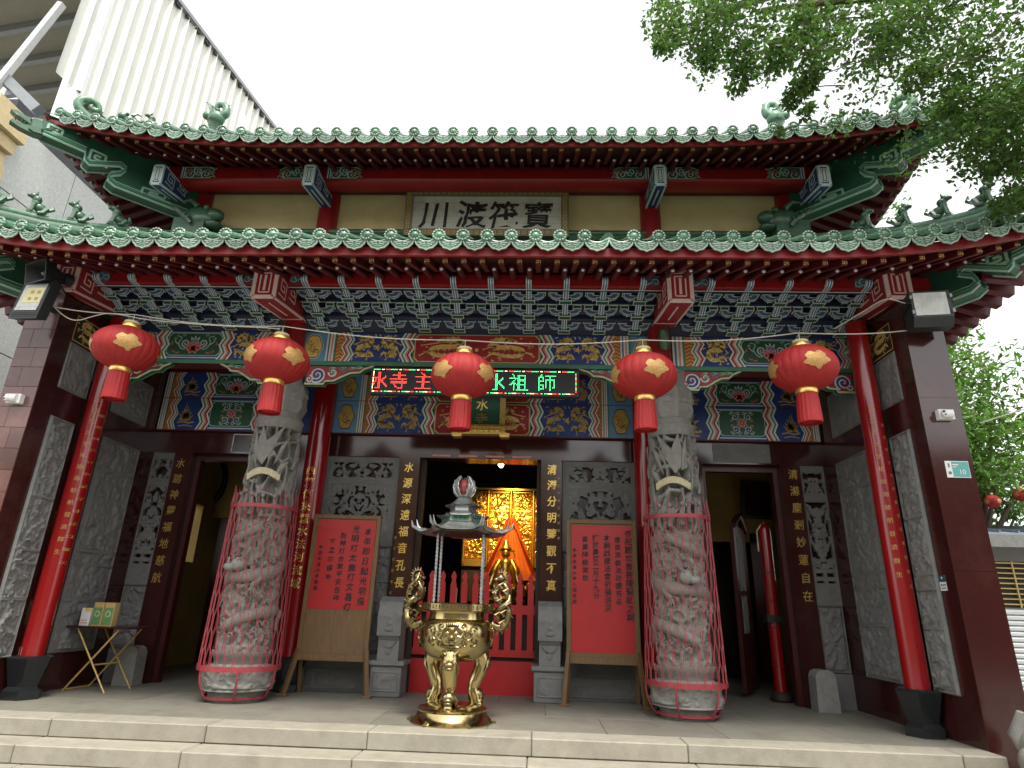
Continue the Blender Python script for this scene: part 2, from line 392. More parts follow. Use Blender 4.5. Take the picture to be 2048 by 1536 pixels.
# ------------------------------------------------------------------ painted decoration (flat paint, laid on a face looking to -Y)
class Deco(MB):
    LV=0.0016
    def poly2(s, pts, mt, l): return s.add([(u,-s.LV*l,w) for u,w in pts],[tuple(range(len(pts)))],mt)
    def rect(s,x0,x1,z0,z1,mt,l): return s.poly2([(x0,z0),(x1,z0),(x1,z1),(x0,z1)],mt,l)
    def ribbon(s, pts, w, mt, l):
        n=len(pts); ws=w if isinstance(w,(list,tuple)) else [w]*n; L=[];Rr=[]
        for i,(u,v) in enumerate(pts):
            a=pts[max(i-1,0)]; b=pts[min(i+1,n-1)]; dx,dz=b[0]-a[0],b[1]-a[1]; d=math.hypot(dx,dz) or 1
            nx,nz=-dz/d,dx/d; L.append((u+nx*ws[i]/2,v+nz*ws[i]/2)); Rr.append((u-nx*ws[i]/2,v-nz*ws[i]/2))
        vs=[(u,-s.LV*l,v) for u,v in L+Rr]
        return s.add(vs,[(i,i+1,n+i+1,n+i) for i in range(n-1)],mt)
    def disc(s,c,r,mt,l,n=16,rz=None):
        rz=rz or r; return s.poly2([(c[0]+r*math.cos(2*PI*i/n),c[1]+rz*math.sin(2*PI*i/n)) for i in range(n)],mt,l)
    def petal(s,c,ang,ln,wd,mt,l,edge=None):
        def shape(k):
            out=[]
            for t in (0,.2,.45,.7,.88,1.0): out.append((t*ln*k,math.sin(t**0.75*PI)*wd*k*.5+ (0.001 if 0<t<1 else 0)))
            pts=out+[(x,-y) for x,y in out[-2:0:-1]]
            return [(c[0]+x*math.cos(ang)-y*math.sin(ang),c[1]+x*math.sin(ang)+y*math.cos(ang)) for x,y in pts]
        if edge: s.poly2(shape(1.0),edge,l); s.poly2(shape(.72),mt,l+1)
        else: s.poly2(shape(1.0),mt,l)
    def spiral(s,c,r0,turns,a0,mt,l,w,sgn=1,tail=None):
        n=int(12*turns)+6; pts=[]
        for i in range(n+1):
            t=i/n; a=a0+sgn*t*turns*2*PI; r=r0*(1-t)**.8+.002; pts.append((c[0]+r*math.cos(a),c[1]+r*math.sin(a)))
        if tail: pts=tail+pts
        m=len(pts); s.ribbon(pts,[w*(1.0-.6*i/m) for i in range(m)],mt,l)
    def zig(s,x0,x1,z0,z1,cols,l,n=4,amp=.035,a0=1):
        """zigzag bands of the given colours filling x0..x1"""
        k=len(cols); w=(x1-x0)/k; zs=[z0+(z1-z0)*i/n for i in range(n+1)]
        for j,cn in enumerate(cols):
            xc=x0+w*(j+.5); pts=[(xc+amp*a0*(1 if i%2 else -1),z) for i,z in enumerate(zs)]
            L=[(u-w/2,v) for u,v in pts]; Rr=[(u+w/2,v) for u,v in pts]; m=len(pts)
            s.add([(u,-s.LV*l,v) for u,v in L+Rr],[(i,m+i,m+i+1,i+1) for i in range(m-1)],cn)
    def stripes(s,x0,x1,z0,z1,cols,l):
        w=(x1-x0)/len(cols)
        for j,cn in enumerate(cols): s.rect(x0+w*j,x0+w*(j+1),z0,z1,cn,l)
    def dragon(s,x0,x1,z0,z1,mt,l,flip=False,seed=0,dark=None):
        """one sinuous dragon with head, four clawed legs, back fins and flame wisps"""
        rg=random.Random(seed); cx=(x0+x1)/2; cz=(z0+z1)/2; W=(x1-x0); H=(z1-z0); f=-1 if flip else 1
        T=lambda u,v:(cx+f*u*W,cz+v*H)
        ctrl=[(-.10,.30),(.10,.40),(.27,.27),(.16,.08),(-.08,.06),(-.26,-.06),(-.20,-.28),(.04,-.30),(.24,-.20),(.36,-.36)]
        P=[(p.x,p.y) for p in spline([Vector((a,b,0)) for a,b in ctrl],44)]
        Q=[T(*p) for p in P]; m=len(Q); S=min(W,H)
        ws=[S*(.19*math.sin(PI*min(1,(i/m)*.75+.22))**.7) for i in range(m)]; ws[-1]=.004
        s.ribbon(Q,ws,mt,l)
        for i in range(3,m-3,2):
            a,b=Q[i-1],Q[i+1]; d=math.hypot(b[0]-a[0],b[1]-a[1]) or 1; nx,nz=-(b[1]-a[1])/d*f,(b[0]-a[0])/d*f
            q=Q[i]; h=ws[i]*.5
            s.poly2([(q[0]+nx*h*.8-(b[0]-a[0])*.3,q[1]+nz*h*.8-(b[1]-a[1])*.3),(q[0]+nx*h*.8+(b[0]-a[0])*.3,q[1]+nz*h*.8+(b[1]-a[1])*.3),(q[0]+nx*h*1.75,q[1]+nz*h*1.75)],mt,l)
        hx,hz=Q[0]
        s.poly2([(hx+f*S*.05,hz+S*.08),(hx-f*S*.06,hz+S*.10),(hx-f*S*.16,hz+S*.05),(hx-f*S*.18,hz),(hx-f*S*.10,hz+S*.005),(hx-f*S*.15,hz-S*.05),(hx-f*S*.05,hz-S*.08),(hx+f*S*.05,hz-S*.06)],mt,l)
        if dark: s.disc((hx-f*S*.05,hz+S*.03),S*.018,dark,l+1,8)
        for (du,dv) in ((.10,.13),(.14,.06)): s.ribbon([(hx,hz+S*.05),(hx+f*S*du*.6,hz+S*dv*1.1),(hx+f*S*du*1.6,hz+S*dv*1.2)],[S*.03,S*.022,.002],mt,l)
        for k,(u,v) in ((9,(-.42,.12)),(14,(.40,-.02)),(26,(-.44,-.30)),(36,(.12,-.44))):
            e=T(u,v); q=Q[min(k,m-1)]; md=((q[0]+e[0])/2+S*.03,(q[1]+e[1])/2+S*.05)
            s.ribbon([q,md,e],[S*.075,S*.05,S*.035],mt,l)
            for a in (-.9,-.3,.3,.9):
                an=math.atan2(e[1]-md[1],e[0]-md[0])+a; s.ribbon([e,(e[0]+S*.075*math.cos(an),e[1]+S*.075*math.sin(an))],[S*.028,.002],mt,l)
        for k in range(22):
            u=rg.uniform(-.47,.47); v=rg.uniform(-.46,.46); a=rg.uniform(0,2*PI); ln=S*rg.uniform(.09,.20)
            q=T(u,v); an=a
            pts=[]
            for t in range(5): pts.append((min(max(q[0],x0),x1),min(max(q[1],z0),z1))); q=(q[0]+ln/4*math.cos(an),q[1]+ln/4*math.sin(an)); an+=rg.uniform(.1,.6)
            s.ribbon(pts,[.003,S*.045,S*.05,S*.03,.002],mt,l)
        if dark:
            for i in range(4,m-4,3):
                q=Q[i]; s.ribbon([(q[0]-ws[i]*.28,q[1]),(q[0],q[1]-ws[i]*.12),(q[0]+ws[i]*.28,q[1]+ws[i]*.05)],S*.012,dark,l+1)
    def lotus(s,x0,x1,z0,z1,l,tall=False):
        cx=(x0+x1)/2; cz=(z0+z1)/2; W=x1-x0; H=z1-z0; S=min(W,H)
        if tall:
            c=(cx,cz)
            for k in range(8): s.petal(c,PI/4*k+PI/8,S*.22,S*.12,'crimson',l+4,'pink_paint')
            for k in range(8): s.petal(c,PI/4*k,S*.14,S*.08,'crimson',l+6,'pink_paint')
            for sx in (-1,1):
                for sz in (-1,1):
                    c1=(cx+sx*S*.24,cz+sz*S*.25)
                    s.spiral(c1,S*.14,1.4,R(90 if sz>0 else -90),'pale_line',l+1,S*.035,sx*sz)
                    s.spiral(c1,S*.105,1.1,R(90 if sz>0 else -90),'blue_paint',l+2,S*.05,sx*sz)
                    s.spiral((cx+sx*S*.36,cz+sz*S*.38),S*.075,1.2,R(0 if sx<0 else 180),'pale_green',l+1,S*.026,-sx*sz)
                    s.spiral((cx+sx*S*.10,cz+sz*S*.37),S*.07,1.1,R(0 if sx>0 else 180),'pale_line',l+1,S*.024,sx*sz)
                    s.spiral((cx+sx*S*.38,cz+sz*S*.12),S*.07,1.1,R(90*sz),'gold_paint',l+1,S*.02,sx*sz)
                    for a in (20,50,75): s.petal((cx+sx*S*.31,cz+sz*S*.31),math.atan2(sz*math.sin(R(a)),sx*math.cos(R(a))),S*.17,S*.05,'mid_green',l+2,'pale_green')
            s.disc(c,S*.035,'pale_green',l+8)
        else:
            c=(cx,cz-H*.22)
            for k,a in enumerate((8,30,58,90,122,150,172)): s.petal(c,R(a),S*.40,S*.17,'crimson',l+3,'pink_paint')
            for a in (45,75,105,135,-20,200,230,-50): s.petal(c,R(a),S*.26,S*.14,'crimson',l+5,'pink_paint')
            for a in (60,90,120): s.petal((cx,cz+H*.02),R(a),S*.38,S*.12,'steel_blue',l+1,'pale_line')
            for sx in (-1,1):
                s.spiral((cx+sx*W*.17,cz+H*.05),S*.17,1.5,R(-90),'pale_line',l+1,S*.05,sx)
                s.spiral((cx+sx*W*.17,cz+H*.05),S*.12,1.2,R(-90),'steel_blue',l+2,S*.055,sx)
                s.ribbon([(p.x,p.y) for p in spline([(cx+sx*W*.10,cz-H*.1,0),(cx+sx*W*.22,cz-H*.22,0),(cx+sx*W*.31,cz+H*.05,0),(cx+sx*W*.27,cz+H*.3,0),(cx+sx*W*.37,cz+H*.38,0)],16)],S*.045,'pale_green',l+1)
                s.ribbon([(p.x,p.y) for p in spline([(cx+sx*W*.30,cz-H*.02,0),(cx+sx*W*.37,cz+H*.1,0),(cx+sx*W*.40,cz+H*.30,0)],12)],S*.035,'pale_line',l+1)
                for (u,v,a) in ((.36,-.25,-60),(.30,-.3,-100),(.40,.02,20),(.36,.18,50),(.24,.34,110)): 
                    for da in (-32,0,32): s.petal((cx+sx*W*u,cz+H*v),R(a+da) if sx>0 else R(180-a-da),S*.14,S*.06,'mid_green' if v>.1 else 'crimson',l+2,'pale_green' if v>.1 else 'pink_paint')
    def phoenix(s,x0,x1,z0,z1,mt,l,flip=False):
        cx=(x0+x1)/2; cz=(z0+z1)/2; W=x1-x0; H=z1-z0; f=-1 if flip else 1
        for k in range(5):
            a0=.25+.09*k; pts=[(cx+f*W*(.30-.55*math.sin(t*1.6)*a0*1.6),cz+H*(-.25+.62*t-(.10*k)*t)) for t in [i/10 for i in range(11)]]
            s.ribbon(pts,[W*.05*(1-abs(i-5)/7) for i in range(11)],mt,l)
        s.disc((cx,cz-H*.16),W*.17,mt,l,14,H*.07); s.disc((cx-f*W*.02,cz-H*.05),W*.10,mt,l,12,H*.08)
        for a in (25,50,75,100): s.petal((cx,cz-H*.14),R(a) if f>0 else R(180-a),W*.36,W*.09,mt,l)
        s.ribbon([(cx-W*.32,cz-H*.30),(cx-W*.1,cz-H*.26),(cx+W*.12,cz-H*.31),(cx+W*.34,cz-H*.27)],W*.05,mt,l)
        s.ribbon([(cx-W*.26,cz-H*.42),(cx,cz-H*.38),(cx+W*.3,cz-H*.43)],W*.04,mt,l)
    def medallion(s,x0,x1,z0,z1,l,dim=False):
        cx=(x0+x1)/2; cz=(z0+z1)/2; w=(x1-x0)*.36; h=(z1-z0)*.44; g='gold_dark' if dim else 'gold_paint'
        out=lambda k:[(cx+w*k*math.cos(a)*(1+.07*math.cos(6*a)),cz+h*k*math.sin(a)*(1+.05*math.cos(6*a))) for a in [2*PI*i/30 for i in range(30)]]
        if not dim: s.poly2(out(1.0),'pale_line',l); 
        s.poly2(out(.93),'ink',l+1); s.poly2(out(.86),g,l+2)
        for q in range(3): s.spiral((cx+(q-1)*w*.36,cz+h*(.3-.35*q)),w*.32,1.2,q*2.0,'ink',l+3,w*.07,1 if q%2 else -1)
        s.ribbon([(cx-w*.5,cz-h*.2),(cx,cz-h*.45),(cx+w*.5,cz-h*.2)],w*.07,'ink',l+3)
ZA=['white_paint','crimson','pink_paint','white_paint','mid_green','white_paint']
ZB=['white_paint','mid_green','white_paint','pink_paint','crimson','white_paint']
def painted(name, parent, y, x0, x1, z0, z1, kind, flip=False, dim=False, loc0=None):
    """one painted panel standing on the plane Y=y between x0..x1 and z0..z1"""
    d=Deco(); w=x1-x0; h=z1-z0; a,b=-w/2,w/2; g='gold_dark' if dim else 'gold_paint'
    if kind=='dragons_blue':
        d.rect(a,b,0,h,'blue_paint',0); m=.02
        if w/h>1.15:
            d.dragon(a+m,-.005,m,h-m,g,1,False,3,'navy'); d.dragon(.005,b-m,m,h-m,g,1,True,3,'navy'); d.disc((0,h*.5),h*.055,g,2)
            for k in range(5): d.petal((0,h*.5),k*2*PI/5,h*.13,h*.04,g,1)
        else: d.dragon(a+m,b-m,m,h-m,g,1,flip,5,'navy')
    elif kind=='dragons_red':
        d.rect(a,b,0,h,'mid_green',0)
        c=.05; oct=lambda q:[(a+q+c,q*.6),(b-q-c,q*.6),(b-q,q*.6+c),(b-q,h-q*.6-c),(b-q-c,h-q*.6),(a+q+c,h-q*.6),(a+q,h-q*.6-c),(a+q,q*.6+c)]
        d.poly2(oct(.02),'gold_paint',1); d.poly2(oct(.035),'crimson',2)
        n=2
        d.dragon(a+.06,-.02,.04,h-.04,g,3,False,9,'crimson'); d.dragon(.02,b-.06,.04,h-.04,g,3,True,9,'crimson'); d.disc((0,h*.45),h*.06,g,4)
    elif kind in('lotus','lotus_tall'):
        d.rect(a,b,0,h,'blue_paint',0); d.rect(a,b,h*.045,h*.08,'pale_line',1); d.rect(a,b,h*.93,h*.95,'pale_line',1)
        c=.045; oct=lambda q:[(a+q+c,h*.12+q),(b-q-c,h*.12+q),(b-q,h*.12+q+c),(b-q,h*.92-q-c),(b-q-c,h*.92-q),(a+q+c,h*.92-q),(a+q,h*.92-q-c),(a+q,h*.12+q+c)]
        d.poly2(oct(.0),'pale_green',2); d.poly2(oct(.011),'green_paint',3); d.lotus(a+.02,b-.02,h*.13,h*.91,4,kind=='lotus_tall')
    elif kind=='phoenix':
        d.rect(a,b,0,h,'blue_paint',0); d.phoenix(a+.02,b-.02,h*.03,h*.97,g,1,flip)
    elif kind=='medallion':
        d.rect(a,b,0,h,'sky_blue',0); d.medallion(a,b,0,h,1,dim)
    elif kind=='orange':
        d.rect(a,b,0,h,'orange_paint',0)
        for k in range(8):
            zc=h*(k+.5)/8; d.ribbon([(a+.01,zc-h*.05),(0,zc+h*.03),(b-.01,zc-h*.05)],.012,g,1); d.ribbon([(a+.01,zc-h*.08),(0,zc),(b-.01,zc-h*.08)],.006,'crimson',1)
    elif kind=='plain': d.rect(a,b,0,h,'sky_blue',0)
    elif kind in('zig_a','zig_b'):
        n=4 if h<.6 else 5
        d.zig(a,b,0,h,ZA if kind=='zig_a' else ZB,6,n,.028,1 if not flip else -1)
    elif kind=='stripes':
        d.stripes(a,b,0,h,['white_paint','steel_blue','white_paint','pink_paint','white_paint','mid_green'],5)
    return d.build(name,parent,None,((x0+x1)/2,y,z0))

# ------------------------------------------------------------------ carved stone
def relief(w,h,seed,mt='stone_grey',depth=.05,frame=.025,freq=4.2,bands=(),cell=.0125):
    nx=max(8,int(w/cell)); nz=max(8,int(h/cell)); mb=MB()
    def f(x,z):
        e=min(x+w/2,w/2-x,z,h-z)
        if e<frame: return .55*depth if e>.006 else 0
        for b in bands:
            if abs(z-b)<.022: return .6*depth
        k=freq/4.2
        q=noise.noise((x*3.1*k+seed,z*3.1*k,seed*.7))*1.1; r=noise.noise((x*3.3*k,z*3.3*k+seed,9.1))*1.1
        n1=noise.noise((x*5.5*k+q,z*4.6*k+r,seed*1.3)); n2=noise.noise((x*11*k+r*1.5,z*9.5*k-q*1.5,seed*2.1)); n3=noise.noise((x*23*k,z*21*k+q*3,seed*4.1))
        c=noise.noise((x*1.4,z*1.2,seed*3.3))
        return depth*(smoothstep(-.06,.10,n1)*.42+smoothstep(-.02,.12,n2)*.34*(.75+.6*c)+smoothstep(.05,.2,n3)*.18+.15*abs(n2))*smoothstep(frame,frame+.025,e)
    mb.grid(nx,nz,lambda u,v:((u-.5)*w,-f((u-.5)*w,v*h)-.004,v*h),mt)
    mb.box(-w/2,w/2,-.002,.02,0,h,mt)
    return mb
def openwork(w,h,seed,mt='stone_grey',t=.05,frame=.045,freq=7.5,thr=.20,oval=False,cell=.0085,vase=False):
    """pierced stone slab: real holes through the plate"""
    nx=int(w/cell); nz=int(h/cell)
    def hole(x,z):
        X=abs(x); e=min(w/2-X,z,h-z)
        if e<frame: return False
        zc=(z-h/2)/(h/2); xc=X/(w/2)
        if vase:
            if abs(zc+.1)<.55 and xc<.30+.12*math.cos(zc*5): return noise.noise((X*26,z*26,seed))>.34
            if zc<-.62: return (int(z/.055)%2==0) and (.15<xc<.72)
        if oval and (xc**2.4+abs(zc)**2.4)>.80: 
            return False
        q=noise.noise((X*5+seed,z*5,1.1))*.8; r=noise.noise((X*5,z*5+seed,7.7))*.8
        return noise.noise((X*freq+q,z*freq+r,seed*1.7))>thr or noise.noise((X*freq*1.7-r,z*freq*1.7+q,seed*2.9))>.40
    H=[[hole(-w/2+(i+.5)*w/nx,(j+.5)*h/nz) for i in range(nx)] for j in range(nz)]
    mb=MB(); vid={}; vs=[]; fs=[]
    def V(i,j,k):
        if (i,j,k) not in vid:
            x=-w/2+i*w/nx; z=j*h/nz
            dome=noise.noise((x*16,z*16,seed))*.012 if 2<i<nx-2 and 2<j<nz-2 else 0
            vid[i,j,k]=len(vs); vs.append((x,(dome-.006) if k==0 else t,z))
        return vid[i,j,k]
    for j in range(nz):
        for i in range(nx):
            if H[j][i]: continue
            fs.append((V(i,j,0),V(i+1,j,0),V(i+1,j+1,0),V(i,j+1,0)))
            for di,dj,a,b in((-1,0,(i,j),(i,j+1)),(1,0,(i+1,j+1),(i+1,j)),(0,-1,(i+1,j),(i,j)),(0,1,(i,j+1),(i+1,j+1))):
                ii,jj=i+di,j+dj
                if ii<0 or jj<0 or ii>=nx or jj>=nz or H[jj][ii]: fs.append((V(*a,0),V(*b,0),V(*b,1),V(*a,1)))
    mb.add(vs,fs,mt); return mb

# ------------------------------------------------------------------ ground, platform and steps
g=MB(); g.add([(-3000,-3000,-.46),(3000,-3000,-.46),(3000,3000,-.46),(-3000,3000,-.46)],[(0,1,2,3)],'paving')
ground=g.build('ground'); ground['kind']='structure'
EDGE=-0.20
p=MB(); p.box(-5.44,5.44,2.87,8.6,-.45,-.004,'stone_floor'); p.box(-5.0,5.0,EDGE+.34,2.868,-.45,-.036,'stone_step'); p.box(-5.0,5.0,EDGE+.05,EDGE+.34,-.45,-.06,'stone_step')
platform=p.build('platform'); platform['kind']='structure'
rs=random.Random(3)
def step_row(name,y0,y1,z0,z1,xs):
    for a,b in zip(xs[:-1],xs[1:]):
        m=MB(); jy=rs.uniform(-.004,.004); m.cbox(a+.003,b-.003,y0+jy,y1,z0,z1+rs.uniform(-.002,.002),'stone_step',.009); m.build(name,platform)
j0=[px(x,1480,1,EDGE)[0] for x in (92,408,734)]; dj=(j0[2]-j0[0])/2
step_row('step_block',EDGE,EDGE+.345,-.148,0.0,[-5.0,j0[0],j0[1],j0[2],j0[2]+dj,j0[2]+2*dj-.1,4.62,5.0])
j1=[px(x,1515,1,EDGE-.34)[0] for x in (22,360)]; dk=j1[1]-j1[0]
step_row('step_block',EDGE-.345,EDGE+.04,-.298,-.152,[-6.2,j1[0]-dk,j1[0]]+[j1[1]+dk*k for k in range(4)]+[5.6])
step_row('step_block',EDGE-.69,EDGE-.30,-.452,-.302,[-6.2]+[-5.2+1.62*k for k in range(7)]+[5.6])
ys=[EDGE+.35,1.05,1.95,2.868]; 
for r in range(3):
    off=[-5.0,-4.2,-3.05,-1.9,-.75,.4,1.55,2.7,3.85,5.0] if r%2==0 else [-5.0,-3.62,-2.47,-1.32,-.17,.98,2.13,3.28,4.43,5.0]
    for a,b in zip(off[:-1],off[1:]):
        m=MB(); m.cbox(a+.002,b-.002,ys[r]+.002,ys[r+1]-.002,-.035,rs.uniform(-.0025,.0),'stone_floor',.003); m.build('paving_slab',platform)

# ------------------------------------------------------------------ the temple body
temple=thing('temple','two-tiered temple with green glazed roofs, red eaves and dark red granite walls','temple')
WY=2.5
fw=MB()
def wallbox(x0,x1,z0,z1,y0=WY,y1=2.85,mt='granite_red'): fw.box(x0,x1,y0,y1,z0,z1,mt)
wallbox(-5.0,5.0,3.18,3.50)
wallbox(-5.0,5.0,3.502,4.62,WY+.01)
for s in (-1,1):
    a,b=sorted((s*.90,s*1.20)); wallbox(a,b,0,3.178,WY-.03)
    a,b=sorted((s*2.33,s*3.25)); wallbox(a,b,0,3.178)
    a,b=sorted((s*4.37,s*4.65)); wallbox(a,b,0,3.178,WY-.012)
    a,b=sorted((s*1.202,s*2.328)); wallbox(a,b,0,3.178,WY+.10,2.86,'granite_dark')
    a,b=sorted((s*4.652,s*5.0)); wallbox(a,b,0,3.178,WY+.10,2.86,'granite_dark')
front_wall=fw.build('front_wall',temple)
for s in (-1,1):
    xc=s*1.765; w=1.10
    sp=part('carved_window',temple,(xc,WY+.03,0))
    m=MB(); 
    m.box(-w/2,w/2,.0,.06,3.125,3.178,'stone_grey'); m.box(-w/2,w/2,.0,.06,2.775,2.835,'stone_grey'); m.box(-w/2,w/2,.0,.06,1.88,1.95,'stone_grey')
    m.box(-w/2,-w/2+.07,.003,.06,1.95,3.125,'stone_grey'); m.box(w/2-.07,w/2,.003,.06,1.95,3.125,'stone_grey'); build_split(m,'frame_slab',sp)
    ow=openwork(w-.14,.29,2.3+s,freq=15,thr=.16,cell=.0065,frame=.03); ow.build('pierced_panel',sp,None,(0,.01,2.835))
    ow=openwork(w-.14,.825,5.1+s,freq=12,thr=.17,oval=True,cell=.0075,frame=.04); ow.build('pierced_panel',sp,None,(0,.01,1.95))
    relief(w,1.42,11+s,freq=3.4,bands=(.95,)).build('relief_panel',sp,40,(0,.02,.46))
    b=MB(); b.box(-w/2,w/2,-.05,.07,0,.30,'stone_grey'); b.prism([(-.06,.30),(.07,.30),(.07,.46),(-.01,.46),(-.03,.40)],'x',-w/2,w/2,'stone_grey'); b.build('plinth',sp)
    relief(w-.1,.26,21+s,freq=6,depth=.02).build('relief_panel',sp,40,(0,-.052,.02))
    xs=s*4.826; ws=.345
    sp=part('carved_strip',temple,(xs,WY+.02,0))
    m=MB(); m.box(-ws/2,ws/2,.0,.06,3.11,3.178,'stone_grey'); m.box(-ws/2,ws/2,.0,.06,2.68,2.75,'stone_grey'); m.box(-ws/2,ws/2,-.004,.06,1.26,1.52,'stone_grey')
    m.box(-ws/2,ws/2,-.02,.06,0,.42,'stone_grey'); build_split(m,'frame_slab',sp)
    openwork(ws,.36,3.7+s,freq=13,thr=.08,cell=.0065,frame=.035).build('pierced_panel',sp,None,(0,.004,2.75))
    openwork(ws,1.16,8.7+s,freq=13,thr=.10,cell=.007,frame=.03,vase=True).build('pierced_panel',sp,None,(0,.004,1.52))
    relief(ws,.84,31+s,freq=5).build('relief_panel',sp,40,(0,.01,.42))
# jamb inscriptions
def inscription(text,x,z_top,z_bot,size,parent=temple,y=WY,mt='gold_leaf',bold=.012,brush=.05,name='gilt_inscription',squeeze=.95):
    n=len(text); st=(z_top-z_bot)/(n-1); c=part(name,parent,(x,y,0))
    for k,ch in enumerate(text): letters(MB(),ch,size,mt,lambda i:(0,0),bold,brush,0.05,squeeze).build('gilt_character',c,None,(0,0,z_top-st*k))
inscription('水源深遠福音孔長',-1.055,3.02,1.39,.155,y=WY-.034)
inscription('清濁分明鑒觀不真',1.06,3.03,1.41,.155,y=WY-.034)
inscription('水跡神靈福地慈航',-4.53,3.01,1.36,.150,y=WY-.016)
inscription('清滌塵剎妙蓮自在',4.54,3.04,1.37,.150,y=WY-.016)
inscription('水盈谷應法性妙真',3.13,3.03,1.37,.150,y=WY-.004)
inscription('弟子信衆敬奉',-1.165,2.0,1.25,.045,y=WY-.034,mt='gold_dark',bold=0)
inscription('甲子年吉日重修敬奉',1.16,2.9,2.05,.045,y=WY-.034,mt='gold_dark',bold=0)
# pink paper strips above the main doorway and door frames
m=MB()
for k in range(4): m.box(-.73+k*.40,-.45+k*.40,WY-.008,WY-.002,3.20,3.228,'pink_paint')
build_split(m,'paper_strip',front_wall)
fm=MB()
for s in (-1,1):
    x0,x1=sorted((s*3.25,s*4.37))
    fm.box(x0,x0+.07,WY+.12,WY+.24,0,3.178,'hall_wood'); fm.box(x1-.07,x1,WY+.12,WY+.24,0,3.178,'hall_wood'); fm.box(x0+.07,x1-.07,WY+.12,WY+.24,3.09,3.178,'hall_wood')
fm.box(-.9,-.84,WY+.1,WY+.26,0,3.178,'hall_dark'); fm.box(.84,.9,WY+.1,WY+.26,0,3.178,'hall_dark')
build_split(fm,'door_frame',front_wall)
# pale paper notices on the lintel over the right door, tape marks over the left one
m=MB(); m.box(3.42,4.25,WY-.006,WY-.002,3.20,3.48,'stone_grey'); m.build('paper_notice',front_wall)
m=MB(); m.box(-3.78,-3.12,WY-.006,WY-.002,3.20,3.47,'granite_dark')
for a,b,c,d in ((-3.8,-3.1,3.47,3.482),(-3.8,-3.1,3.195,3.205),(-3.8,-3.788,3.2,3.47),(-3.46,-3.448,3.2,3.47)): m.box(a,b,WY-.008,WY-.003,c,d,'pale_line')
m.build('paper_notice',front_wall)

# side walls, each ending in a front pillar face
SX=5.0
for s in (-1,1):
    m=MB(); x0,x1=sorted((s*SX,s*(SX+.42)))
    y0=.03 if s>0 else .09
    m.box(x0,x1,y0,2.86,-.45,4.62,'granite_red')
    for zz in (.41,): m.box(x0-.008,x1+.008,y0-.008,2.5,zz-.006,zz+.012,'granite_red')
    m.box(x0-.006,x1+.006,y0-.006,2.52,-.45,.40,'granite_red')
    sw=m.build('side_wall',temple)
    m=MB()
    for k,zz in enumerate((1.58,2.62,3.4)): m.box(x0+.002,x1-.002,y0-.0015,y0+.001,zz,zz+.006,'granite_dark')
    build_split(m,'tile_joint',sw)
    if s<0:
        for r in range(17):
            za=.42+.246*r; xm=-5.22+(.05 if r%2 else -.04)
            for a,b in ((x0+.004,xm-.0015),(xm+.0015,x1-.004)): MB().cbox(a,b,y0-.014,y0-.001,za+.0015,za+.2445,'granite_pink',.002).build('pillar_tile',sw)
    X=s*(SX-.004); rz=-PI/2*s
    def onside(mb,name,yc,z,sm=40,dx=0): return mb.build(name,sw,sm,(X-s*dx,yc,z),(0,0,rz))
    onside(relief(.39,2.70,41+s,freq=4.6,bands=(.62,1.0,1.15,1.75)),'relief_panel',.49 if s>0 else .57,.42)
    onside(relief(.80,2.70,51+s,freq=3.6,bands=(.62,1.05,1.22,2.28)),'relief_panel',1.68 if s>0 else 1.74,.42)
    onside(relief(.50,.60,61+s,freq=5,depth=.02),'relief_panel',.55 if s>0 else .60,3.47)
    onside(relief(.80,.62,71+s,freq=5,depth=.02),'relief_panel',1.68 if s>0 else 1.74,3.47)
    d=Deco(); d.rect(-.25,.25,0,.34,'gold_dark',0); d.rect(-.235,.235,.015,.325,'ink',1); d.dragon(-.22,.22,.02,.32,'gold_paint',2,s<0,12,'ink')
    d.build('painted_panel',sw,None,(X-s*.004,.55 if s>0 else .60,4.095),(0,0,rz))

# painted frieze on the wall above the doors
wf=MB(); wf.box(-4.98,4.98,WY-.07,WY,3.505,4.60,'rafter_red'); wall_frieze=wf.build('wall_frieze',temple)
yy=WY-.074
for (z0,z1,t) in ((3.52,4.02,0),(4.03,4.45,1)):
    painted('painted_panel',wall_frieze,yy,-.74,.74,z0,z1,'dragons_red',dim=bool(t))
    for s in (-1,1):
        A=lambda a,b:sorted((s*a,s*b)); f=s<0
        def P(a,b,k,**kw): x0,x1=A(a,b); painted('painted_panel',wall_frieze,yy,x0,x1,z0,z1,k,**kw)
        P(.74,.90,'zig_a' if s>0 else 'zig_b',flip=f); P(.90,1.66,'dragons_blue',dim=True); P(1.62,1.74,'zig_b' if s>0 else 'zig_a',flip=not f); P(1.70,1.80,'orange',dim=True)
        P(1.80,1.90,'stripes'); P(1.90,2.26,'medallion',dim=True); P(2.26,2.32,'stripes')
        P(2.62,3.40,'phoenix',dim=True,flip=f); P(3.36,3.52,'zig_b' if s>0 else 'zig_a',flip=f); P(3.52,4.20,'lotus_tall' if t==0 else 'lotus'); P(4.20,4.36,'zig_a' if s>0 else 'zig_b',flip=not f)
        P(4.34,4.78,'phoenix',dim=True,flip=f); P(4.72,4.82,'zig_b' if s>0 else 'zig_a',flip=f); P(4.80,4.88,'orange',dim=True); P(4.88,4.98,'stripes')

